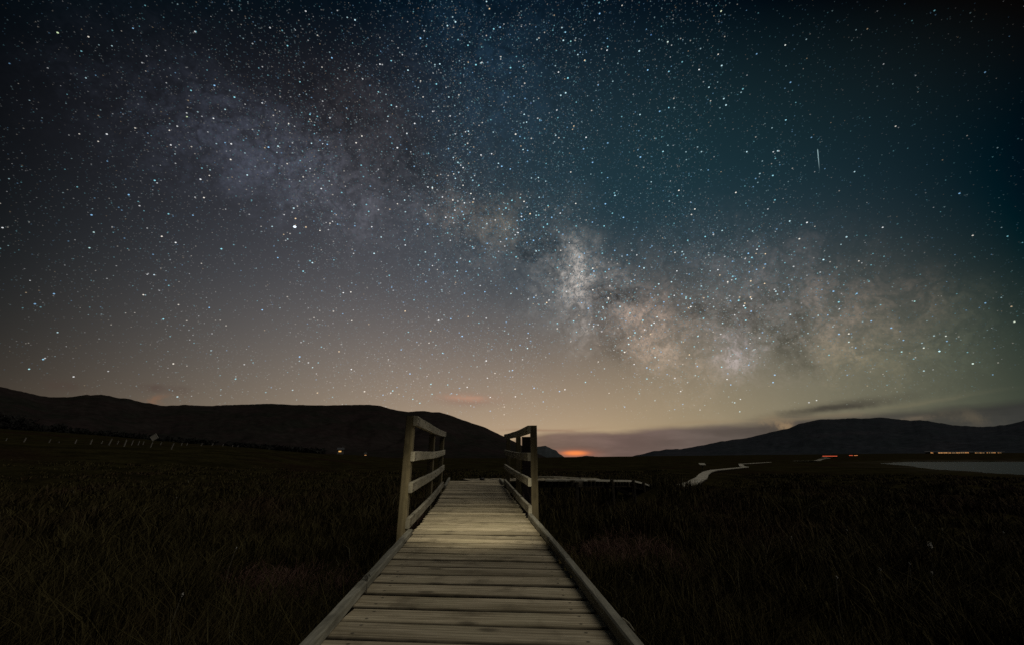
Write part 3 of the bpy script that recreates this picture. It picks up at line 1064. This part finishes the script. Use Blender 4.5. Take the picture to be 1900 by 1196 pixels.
far_edge = offset_line(SIDE, -HALF - 0.012, 0.025)
for a, c in cuts:
    timber('kerb', sub_line(far_edge, 0.24 + a * 0.76, 0.24 + c * 0.76), 0.045, 0.045, M_rail, sw)
near_edge = offset_line(SIDE, HALF + 0.022, 0.0)
timber('fascia', sub_line(near_edge, 0.2, 0.98, 14), 0.022, 0.05, M_far, sw)
for q in (0.455, 0.60, 0.70, 0.79):
    p = sub_line(offset_line(SIDE, HALF + 0.07, 0.045), q, q + 0.001, 2)[0]
    timber('stub_post', [(p.x, p.y, p.z - 0.6), tuple(p)], 0.06, 0.06, M_joist, sw, updir=(0, 1, 0))
for s in (-0.45, 0.45):
    timber('joist', offset_line(SIDE, s, -0.032 - 0.07), 0.05, 0.13, M_joist, sw)
for q in (0.30, 0.45, 0.63, 0.78):
    for s in (-0.5, 0.5):
        p = sub_line(offset_line(SIDE, s, -0.06), q, q + 0.001, 2)[0]
        zb = float(ground_z(np.array([p.x]), np.array([p.y]))[0]) - 0.25
        timber('support_post', [(p.x, p.y, zb), tuple(p)], 0.07, 0.07, M_joist, sw, updir=(0, 1, 0))


def far_walk(P, label, hw):
    root = empty('boardwalk', P[0])
    tag(root, label, 'boardwalk', 'boardwalks across the bog')
    o0 = Vector(P[0])
    parts = []
    for p, t in along(P, 0.30):
        n = Vector((t.y, -t.x, 0)).normalized()
        c = p - o0 + Vector((0, 0, random.uniform(-0.006, 0.006)))
        parts.append(sweep([c - n * hw, c + n * hw], 0.285, 0.05, 0.006))
    V, F = join(parts)
    o = link('decking', make_mesh('decking', V, F), M_far, root)
    tag(o, kind='stuff')
    for s in (-1, 1):
        timber('bearer', offset_line(P, s * (hw - 0.06), -0.065), 0.06, 0.07, M_joist, root)
    return root


far_walk(FAR_A, 'pale boardwalk zigzagging away over the dark bog at right', 0.31)
far_walk(FAR_B, 'faint farthest stretch of boardwalk near the red lights', 0.7)

# small sign board where the far path bends
M_sign = plain('pale_sign_board', (0.30, 0.28, 0.22), 0.7)
sx, sy = 18.9, 42.0
sz = float(ground_z(np.array([sx]), np.array([sy]))[0])
sg = empty('notice_board', (sx, sy, sz - 0.05))
tag(sg, 'small pale notice board on a post beside the bend of the far boardwalk', 'sign')
timber('post', [(sx, sy, sz - 0.2), (sx, sy, sz + 0.62)], 0.09, 0.09, M_post, sg, updir=(0, 1, 0))
V, F = sweep([(-0.30, 0, 0), (0.30, 0, 0)], 0.34, 0.05, 0.008)
o = link('board', make_mesh('board', V, F), M_sign, sg, (0, 0, 0.70))
o.rotation_euler = (math.radians(30), 0, 0)

# ------------------------------------------------------------------ road edge at left: diamond sign and pale marker posts
M_marker = plain('pale_marker_post', (0.24, 0.22, 0.20), 0.6)
M_signback = plain('dull_sign_metal', (0.42, 0.39, 0.34), 0.55)


def place(px, t):
    """ground point on the bearing of px at axial distance t"""
    X = (px - 950) / FPX * t
    Y = t * 1.048
    return X, Y, float(ground_z(np.array([X]), np.array([Y]))[0])


X, Y, Z = place(281, 44)
ds = empty('road_sign', (X, Y, Z))
tag(ds, 'diamond shaped road sign leaning on its pole at the far left roadside', 'road sign')
ztop = ray(281, 803)[2] / ray(281, 803)[1] * Y
R_ = 0.43
zc = ztop - R_
o = timber('pole', [(X - 0.17, Y, Z - 0.2), (X, Y, zc - 0.05)], 0.07, 0.07, M_marker, ds, updir=(0, 1, 0))
th = 0.02
c45 = [(R_, 0), (0, R_), (-R_, 0), (0, -R_)]
Vv = [(a, -th, b_) for a, b_ in c45] + [(a, th, b_) for a, b_ in c45]
Ff = [(0, 1, 2, 3), (7, 6, 5, 4)] + [(i, i + 4, (i + 1) % 4 + 4, (i + 1) % 4) for i in range(4)]
o = link('panel', make_mesh('panel', Vv, Ff), M_signback, ds, (0.03, -0.06, zc - Z))
o.rotation_euler = (0, math.radians(7), math.radians(10))
Vv2 = [(a * 0.82, 0, b_ * 0.82) for a, b_ in c45]
parts = []
for i in range(4):
    a0, a1 = c45[i], c45[(i + 1) % 4]
    parts.append(sweep([(a0[0] * .97, -th - 0.006, a0[1] * .97), (a1[0] * .97, -th - 0.006, a1[1] * .97)], 0.03, 0.012, 0.002, updir=(0, 1, 0)))
Vv, Ff = join(parts)
link('border', make_mesh('border', Vv, Ff), M_marker, o)
for zz in (-0.2, 0.2):
    Vv, Ff = box(-0.2, 0.2, 0.021, 0.05, zz - 0.02, zz + 0.02)
    link('bracket', make_mesh('bracket', Vv, Ff), M_marker, o)

MK = [(40, 44, 8), (87, 46, 7), (136, 46, 8), (165, 44, 9), (185, 52, 6), (200, 44, 12), (215, 54, 6), (229, 43, 13), (242, 48, 9), (254, 50, 8), (263, 54, 6), (296, 56, 5), (318, 44, 11), (335, 56, 6), (345, 60, 5), (372, 62, 5), (392, 64, 5), (412, 66, 5), (430, 68, 5), (440, 70, 4), (105, 56, 5), (5, 46, 6)]
SPEC = {318: 'pale marker post alone just right of the diamond road sign', 229: 'tallest pale marker post, leaning, left of the diamond road sign', 40: 'pale marker post near the left edge of the picture', 200: 'pale leaning marker post second tallest left of the road sign'}
pv, pf = sweep([(0, 0, -0.2), (0, 0, 0.42), (0, 0, 0.50)], 0.10, 0.075, 0.012, updir=(0, 1, 0))
cv, cf = sweep([(0, 0, 0.5), (0, 0, 0.56)], 0.085, 0.06, 0.012, updir=(0, 1, 0))
me_sh, me_cap = make_mesh('shaft', pv, pf), make_mesh('cap', cv, cf)
ORDM = ['first', 'second', 'third', 'fourth', 'fifth', 'sixth', 'seventh', 'eighth', 'ninth', 'tenth', 'eleventh', 'twelfth', 'thirteenth', 'fourteenth', 'fifteenth', 'sixteenth', 'seventeenth', 'eighteenth', 'nineteenth', 'twentieth', 'twenty first', 'twenty second']
for km, (px, t, hp) in enumerate(sorted(MK)):
    X, Y, Z = place(px, t)
    r = empty('marker_post', (X, Y, Z))
    tag(r, SPEC.get(px, ORDM[km] + ' pale marker post from the left along the roadside'), 'marker post', 'marker posts along the left roadside')
    hgt = hp * t / FPX
    r.scale = (1, 1, hgt / 0.56)
    r.rotation_euler = (0, math.radians(random.uniform(5, 14)), random.uniform(-.3, .3))
    link('shaft', me_sh, M_marker, r)
    link('cap', me_cap, M_marker, r)

# ------------------------------------------------------------------ dark woodland at the left foot of the hill
WD = [(-120, 752), (-40, 764), (0, 772), (30, 780), (60, 786), (110, 792), (180, 802), (240, 810), (300, 816), (380, 822), (450, 827), (560, 832), (610, 833)]
Tv, Tc = [], []
for k in range(240):
    px = rng.uniform(-140, 600)
    py = np.interp(px, [p[0] for p in WD], [p[1] for p in WD])
    t = rng.uniform(150, 210)
    X, Y, Z = place(px, t)
    dirv = ray(px, py + rng.uniform(-3, 7))
    ztop = dirv[2] / dirv[1] * Y
    hgt = max(ztop - Z, 1.2)
    wdt = min(max(hgt * 0.42, 1.6), 4.5)
    n = int(70 + 60 * rng.random())
    lob3 = rng.normal(size=(7, 3)) * [wdt * .55, wdt * .55, hgt * .24] + [0, 0, hgt * .62]
    c = lob3[rng.integers(0, 7, n)] + rng.normal(size=(n, 3)) * [wdt * .28, wdt * .28, hgt * .12]
    c[:, 2] = np.clip(c[:, 2], 0.1, hgt)
    Tc.append(c + [X, Y, Z])
C = np.concatenate(Tc)
n = len(C)
sz_ = rng.uniform(0.35, 0.9, n)[:, None]
tri = [C + rng.normal(size=(n, 3)) * sz_ * .7 for _ in range(3)]
V = np.stack(tri, 1).reshape(-1, 3)
me = np_mesh('woodland', V, F3=np.arange(n * 3).reshape(-1, 3))
M_wood_leaf = plain('dark_conifer_foliage', (0.006, 0.0055, 0.004), 1.0, scale=0.2)
o = link('woodland', me, M_wood_leaf)
tag(o, 'black mass of trees at the foot of the hill at far left', 'woodland', kind='stuff')

# ------------------------------------------------------------------ far lights: cottages and cars
M_wall = plain('cottage_render', (0.14, 0.135, 0.13), 0.9)
M_roof = plain('slate_roof', (0.05, 0.05, 0.055), 0.8)
M_amber = plain('lit_window_amber', (0.8, 0.6, 0.3), 0.5, (1.0, 0.50, 0.19), 0.55)
M_amber3 = plain('lit_window_dim', (0.8, 0.6, 0.3), 0.5, (1.0, 0.60, 0.28), 0.28)
M_amber2 = plain('lit_window_warm', (0.8, 0.6, 0.3), 0.5, (1.0, 0.46, 0.16), 0.5)


def cottage(label, px, py, t, length, lit, mat, group=None, wh=1.5):
    X = (px - 950) / FPX * t
    dv = ray(px, py)
    Y = t * dv[1] / math.sqrt(1) / float(dv @ np.array([0, math.cos(PITCH), math.sin(PITCH)]))
    zwin = dv[2] / dv[1] * Y
    Z = zwin - 1.6
    r = empty('cottage', (X, Y, Z - 1.5))
    tag(r, label, 'cottage', group)
    face = math.atan2(X, Y)
    r.rotation_euler = (0, 0, -face)
    hl, dp_ = length / 2, 3.2
    V, F = box(-hl, hl, -dp_, dp_, -1, 3.6)
    link('wall', make_mesh('wall', V, F), M_wall, r)
    V = [(-hl - .3, -dp_ - .4, 3.5), (hl + .3, -dp_ - .4, 3.5), (hl + .3, dp_ + .4, 3.5), (-hl - .3, dp_ + .4, 3.5), (-hl - .3, 0, 5.0), (hl + .3, 0, 5.0)]
    F = [(0, 1, 5, 4), (2, 3, 4, 5), (1, 2, 5), (3, 0, 4), (3, 2, 1, 0)]
    ro = link('roof', make_mesh('roof', V, F), M_roof, r)
    V, F = box(hl - 1.4, hl - .6, -.5, .5, 4.4, 5.8)
    link('chimney', make_mesh('chimney', V, F), M_wall, ro)
    nwin = max(1, int(length / 2.4))
    xs = [(-hl + (i + .5) * length / nwin) for i in range(nwin)]
    for i, xx in enumerate(xs):
        if random.random() > lit:
            continue
        ww = random.uniform(0.6, 1.25) if length > 5 else 0.9
        V, F = box(-ww, ww, -0.06, 0.04, -wh / 2, wh / 2)
        link('window', make_mesh('window', V, F), random.choice((mat, mat, M_amber3)) if length > 5 else mat, r, (xx + random.uniform(-.4, .4), -dp_ - 0.01, 2.3))
    return r


random.seed(21)
ORD = ['first', 'second', 'third', 'fourth', 'fifth', 'sixth', 'seventh', 'eighth', 'ninth', 'tenth', 'eleventh', 'twelfth', 'thirteenth', 'fourteenth', 'fifteenth', 'sixteenth', 'seventeenth', 'eighteenth', 'nineteenth', 'twentieth', 'twenty first', 'twenty second']
for k, (px, ln) in enumerate([(1723, 8), (1733, 6), (1749, 11), (1763, 13), (1775, 8), (1788, 12), (1801, 9), (1815, 14), (1838, 10), (1855, 10)]):
    lab = {0: 'leftmost lit cottage of the row of yellow lights below the right mountain', 9: 'rightmost lit cottage of the row of yellow lights below the right mountain', 3: 'brightest lit cottage in the row of yellow lights below the right mountain'}.get(k, ORD[k] + ' lit cottage from the left in the yellow lights below the right mountain')
    cottage(lab, px, 838.3 + random.uniform(-.4, .4), 640, ln, 0.95 if k in (2, 3, 4, 5, 7) else 0.55, M_amber if k in (2, 3, 4, 7) else M_amber2, 'lit cottages below the right mountain')
M_left = plain('lit_window_left', (0.8, 0.6, 0.3), 0.5, (1.0, 0.52, 0.15), 0.9)
cottage('lone cottage with one bright yellow window under the left hill', 632, 834.5, 300, 4.6, 1.0, M_left, wh=0.8)
cottage('faint lit cottage right of the lone bright one under the left hill', 678, 842, 420, 2.4, 1.0, M_amber2, wh=0.6)

M_carbody = plain('dark_car_paint', (0.02, 0.02, 0.022), 0.3)
M_glass = plain('car_glass', (0.01, 0.01, 0.012), 0.1)
M_tyre = plain('tyre_rubber', (0.012, 0.012, 0.012), 0.9)
M_tail = plain('red_tail_light', (0.5, 0.03, 0.02), 0.4, (1.0, 0.16, 0.07), 0.8)
M_tail2 = plain('amber_tail_light', (0.5, 0.2, 0.05), 0.4, (1.0, 0.34, 0.12), 0.8)


def car(label, px, py, t, mat, width_m=1.8):
    X = (px - 950) / FPX * t
    dv = ray(px, py)
    Y = X / dv[0] * dv[1]
    zl = dv[2] / dv[1] * Y
    Z = float(ground_z(np.array([X]), np.array([Y]))[0])
    r = empty('car', (X, Y, zl - 0.85))
    tag(r, label, 'car', 'cars with glowing tail lights on the far road')
    r.rotation_euler = (0, 0, -math.atan2(X, Y))
    hw = width_m / 2
    sec = [(-2.0, 0.35), (-2.05, 0.75), (-1.95, 0.95), (-1.5, 0.98), (1.0, 0.95), (1.95, 0.78), (2.05, 0.55), (2.0, 0.35)]

    def extrude(sec, w0, w1):
        n = len(sec)
        zs = [q[1] for q in sec]
        V = []
        for s in (-1, 1):
            for a, z in sec:
                f = (z - min(zs)) / (max(zs) - min(zs))
                V.append((s * (w0 + (w1 - w0) * f), a, z))
        F = [(i, (i + 1) % n, (i + 1) % n + n, i + n) for i in range(n)] + [tuple(reversed(range(n))), tuple(range(n, 2 * n))]
        return V, F
    V, F = extrude(sec, hw, hw * .97)
    body = link('body', make_mesh('body', V, F), M_carbody, r)
    V, F = extrude([(-1.7, 0.97), (-1.2, 1.42), (0.1, 1.45), (0.9, 0.97)], hw * .93, hw * .72)
    link('cabin', make_mesh('cabin', V, F), M_glass, r)
    V = []
    n = 14
    for s in (-0.1, 0.1):
        for k in range(n):
            V.append((s, 0.32 * math.cos(2 * math.pi * k / n), 0.32 * math.sin(2 * math.pi * k / n)))
    F = [(k, (k + 1) % n, (k + 1) % n + n, k + n) for k in range(n)] + [tuple(reversed(range(n))), tuple(range(n, 2 * n))]
    wm = make_mesh('wheel', V, F)
    for sx_ in (-1, 1):
        for sy_ in (-1.3, 1.3):
            link('wheel', wm, M_tyre, r, (sx_ * (hw - .1), sy_, 0.32))
    for sx_ in (-1, 1):
        V, F = box(-0.44, 0.44, -0.04, 0.05, -0.13, 0.13)
        link('tail_light', make_mesh('tail_light', V, F), mat, r, (sx_ * (hw - .445), -2.06, 0.85))
    return r


for px, lab in ((1530, 'leftmost car of the bright red tail lights on the far road'), (1536.5, 'second car from left in the bright red tail lights'), (1543, 'third car from left in the bright red tail lights'), (1549.5, 'rightmost car of the bright red tail light group of four')):
    car(lab, px, 845.2, 215, M_tail)
car('car with dimmer red tail lights right of the bright red group', 1579, 844, 250, M_tail)
car('car with amber tail lights, farthest right of the far road', 1588, 844, 260, M_tail2)

# ------------------------------------------------------------------ rough grass
def scatter(n, rmin, rmax, a0, a1, power=1.0):
    u = rng.random(n)
    r = rmin * (rmax / rmin) ** (u ** power)
    a = np.radians(rng.uniform(a0, a1, n))
    return r * np.sin(a), r * np.cos(a)


SIDE_A = np.array(SIDE)


def clear_of_walks(X, Y, near=0.62, far=0.75):
    ok = ~((np.abs(X - deck_x(Y)) < near) & (Y > -2) & (Y < 10.2))
    q, _ = seg_dist(X, Y, SIDE[:-2])
    ok &= q > 1.25
    q, _ = seg_dist(X, Y, SIDE)
    ok &= q > near + 0.05
    for P in (FAR_A, FAR_B):
        q, _ = seg_dist(X, Y, P)
        ok &= q > far
    ok &= poly_sd(X, Y, LAKE) > 3
    return ok


def blades(name, n_tuss, per, rmin, rmax, hgt, mat, label, power=1.0, spread=0.10, where=None, lean=0.5, cat='grass', tone=(0.0, 1.0), wide=1.0):
    X, Y = scatter(n_tuss, rmin, rmax, -64, 64, power)
    if where is not None:
        k = where(X, Y)
        X, Y = X[k], Y[k]
    nt = len(X)
    tus_h = rng.uniform(0.55, 1.25, nt) * (0.22 + 1.75 * np.clip(1.3 * fbm(X * 0.55, Y * 0.55, 3) + 0.5, 0, 0.72))
    idx = np.repeat(np.arange(nt), per)
    n = len(idx)
    R = np.hypot(X, Y)[idx]
    ang = rng.uniform(0, 2 * np.pi, n)
    rr = np.sqrt(rng.random(n)) * (spread + 0.006 * R)
    bx, by = X[idx] + rr * np.cos(ang), Y[idx] + rr * np.sin(ang)
    k = clear_of_walks(bx, by)
    # low growth in front of the far path so that it stays in sight
    bx, by, idx, ang, R = bx[k], by[k], idx[k], ang[k], R[k]
    n = len(bx)
    bz = ground_z(bx, by) - 0.02
    q, _ = seg_dist(bx, by, FAR_A[2:])
    h = hgt * tus_h[idx] * rng.uniform(0.5, 1.1, n) * (0.35 + 0.65 * sstep(q, 1.0, 5.0)) * (1 - 0.5 * sstep(R, 15, 30))
    # wind from the left
    lx_ = np.cos(ang) * lean * rng.random(n) + 0.18
    ly_ = np.sin(ang) * lean * rng.random(n)
    wdt = np.maximum(0.0035, 0.0011 * R) * rng.uniform(0.7, 1.3, n) * wide
    ta = rng.uniform(0, np.pi, n)
    wx, wy = np.cos(ta) * wdt / 2, np.sin(ta) * wdt / 2
    B = np.stack([bx, by, bz], -1)
    W = np.stack([wx, wy, np.zeros(n)], -1)
    Mid = B + np.stack([lx_ * h * 0.25, ly_ * h * 0.25, h * 0.55], -1)
    dr = rng.uniform(0.75, 1.0, n)
    Tip = B + np.stack([lx_ * h * 0.95, ly_ * h * 0.95, h * dr], -1)
    V = np.stack([B - W, B + W, Mid - W * .75, Mid + W * .75, Tip], 1).reshape(-1, 3)
    base = np.arange(n)[:, None] * 5
    F4 = base + np.array([[0, 1, 3, 2]])
    F3 = base + np.array([[2, 3, 4]])
    me = np_mesh(name, V, F4=F4, F3=F3)
    at = me.attributes.new('tone', 'FLOAT', 'POINT')
    at.data.foreach_set('value', np.repeat(rng.uniform(*tone, n), 5).astype(np.float32))
    o = link(name, me, mat)
    tag(o, label, cat, kind='stuff')
    return o


def grass_mat(name, cols, pale, red=0.0):
    m, g, b = new_mat(name)
    tcn = g.t.nodes.new("ShaderNodeTexCoord")
    co = tcn.outputs['Object']
    an = g.t.nodes.new("ShaderNodeAttribute")
    an.attribute_name = 'tone'
    c = g.mix(an.outputs['Fac'], cols[0], cols[1])
    c = g.mix(g.m('MULTIPLY', g.smooth(g.noise(co, 0.30, 3, 0.6), 0.46, 0.66), 0.8), c, cols[2])
    c = g.mix(g.smooth(an.outputs['Fac'], 0.975, 1.0), c, pale)
    g.t.links.new(c, b.inputs['Base Color'])
    b.inputs['Roughness'].default_value = 0.9
    b.inputs['Specular IOR Level'].default_value = 0.1
    return m


M_grass = grass_mat('dark_rough_grass', ((0.030, 0.024, 0.010), (0.078, 0.064, 0.025), (0.062, 0.038, 0.024)), (0.10, 0.092, 0.062))
M_heath = grass_mat('red_brown_dead_grass', ((0.065, 0.035, 0.029), (0.15, 0.088, 0.070), (0.09, 0.065, 0.042)), (0.15, 0.11, 0.085))
def patchL(X, Y):
    f = fbm(X * 1.3 + 5, Y * 1.3, 3) * 0.8
    return (((X + 2.25) / 0.75) ** 2 + ((Y - 4.95) / 0.65) ** 2 + f < 1) | (((X - 1.62) / 0.72) ** 2 + ((Y - 6.2) / 1.1) ** 2 + f < 1) | (((X + 1.75) / 0.5) ** 2 + ((Y - 8.6) / 1.2) ** 2 + f < 1)


blades('grass', 17000, 14, 0.9, 42, 0.31, M_grass, 'dark rough bog grass on both sides of the boardwalk', power=0.72, lean=1.0, spread=0.13, where=lambda X, Y: ~patchL(X, Y), wide=1.5)


blades('dead_grass', 26000, 6, 2.5, 11, 0.15, M_heath, 'matted red brown dead grass in patches beside the boardwalk', power=0.8, where=patchL, lean=2.2, spread=0.08)

# pale cotton grass heads and stray dry wisps
M_cotton = plain('white_cotton_head', (0.55, 0.53, 0.48), 0.95)
M_stem = plain('dry_grass_stem', (0.20, 0.18, 0.13), 0.9)


def on_ground(px, py, hgt):
    """ground point whose head at height hgt is seen on the bearing px,py"""
    dv = ray(px, py)
    t = 1.0
    for _ in range(60):
        X, Y = dv[0] * t, dv[1] * t
        Z = float(ground_z(np.array([X]), np.array([Y]))[0])
        if dv[2] * t <= Z + hgt:
            break
        t *= 1.06
    return X, Y, Z


def cotton(px, py, hgt, size, label, group=None):
    X, Y, Z = on_ground(px, py, hgt)
    r = empty('cotton_grass', (X, Y, Z))
    tag(r, label, 'plant', group)
    V, F = sweep([(-0.05, 0, -0.02), (-0.03, 0, hgt * .5), (0, 0, hgt)], 0.004, 0.004, 0.0008, updir=(0, 1, 0))
    link('stem', make_mesh('stem', V, F), M_stem, r)
    n = 60
    u = rng.normal(size=(n, 3))
    u /= np.linalg.norm(u, axis=1)[:, None]
    c = u * size * rng.uniform(0.3, 1.0, n)[:, None] * [0.6, 0.6, 1.0] + [0.3 * size, 0, -0.5 * size]
    tri = [c + rng.normal(size=(n, 3)) * size * .22 for _ in range(3)]
    V = np.stack(tri, 1).reshape(-1, 3)
    link('seed_head', np_mesh('seed_head', V, F3=np.arange(n * 3).reshape(-1, 3)), M_cotton, r, (0, 0, hgt))


cotton(1727, 1019, 0.42, 0.034, 'brightest white cotton grass head in the dark grass at right')
for px, py in ((1571, 983), (1703, 996), (1689, 1052), (1552, 1072), (1750, 988), (1634, 1060), (1862, 988), (1469, 1000), (1730, 1068)):
    cotton(px, py, 0.40, 0.011, 'faint small pale seed head in the dark grass at right', 'faint seed heads at right')
for px, py in ((335, 1116), (327, 924), (437, 1020)):
    cotton(px, py, 0.36, 0.012, 'faint small pale seed head in the dark grass at left', 'faint seed heads at left')


def wisp(label, base, n, length, mat, bend, width=0.005):
    r = empty('grass_wisp', base)
    tag(r, label, 'grass')
    for k in range(n):
        a = random.uniform(-0.6, 0.6)
        p = []
        for s in np.linspace(0, 1, 5):
            p.append((bend[0] * s * length + math.sin(a) * s * s * length * .5, bend[1] * s * length + math.cos(a) * s * length * .25 * random.uniform(.7, 1.2), bend[2] * length * (s - 0.75 * s * s) + random.uniform(-.003, .003)))
        V, F = sweep(p, width, 0.0016, 0.0004)
        link('blade', make_mesh('blade', V, F), mat, r)
    return r


M_wisp_dark = plain('dark_wet_blade', (0.03, 0.026, 0.016), 0.7)
yk = 1.90
wisp('dry pale grass wisp hooked over the right kerb near the viewer', (deck_x(yk) + HALF + 0.075, yk, deck_z(yk) + 0.02), 7, 0.13, M_stem, (-0.45, 0.1, 0.7))
yk = 2.42
wisp('two dark grass blades poking up over the joint of the left kerb', (deck_x(yk) - HALF + 0.015, yk, deck_z(yk) + 0.002), 3, 0.16, M_wisp_dark, (-0.25, 0.25, 1.2))
# dark lump at the far edge of the deck
Vl, Fl = [], []
st = on_ground(876, 890, 0.0)
X, Y = deck_x(9.9) + 0.15, 9.9
bm_pts = rng.normal(size=(60, 3))
bm_pts /= np.linalg.norm(bm_pts, axis=1)[:, None]
import bmesh
bm = bmesh.new()
bmesh.ops.create_icosphere(bm, subdivisions=2, radius=0.055)
for v_ in bm.verts:
    f_ = 1 + 0.35 * (random.random() - .5)
    v_.co = Vector((v_.co.x * 1.15 * f_, v_.co.y * 0.8 * f_, max(v_.co.z * 0.6 * f_, -0.02)))
me = bpy.data.meshes.new('stone')
bm.to_mesh(me)
bm.free()
M_stone = plain('dark_wet_stone', (0.02, 0.018, 0.016), 0.6, scale=20)
o = link('stone', me, M_stone, None, (X, Y + 0.5, -0.512 + 0.02))
tag(o, 'small dark stone lying on the far edge of the deck', 'stone')
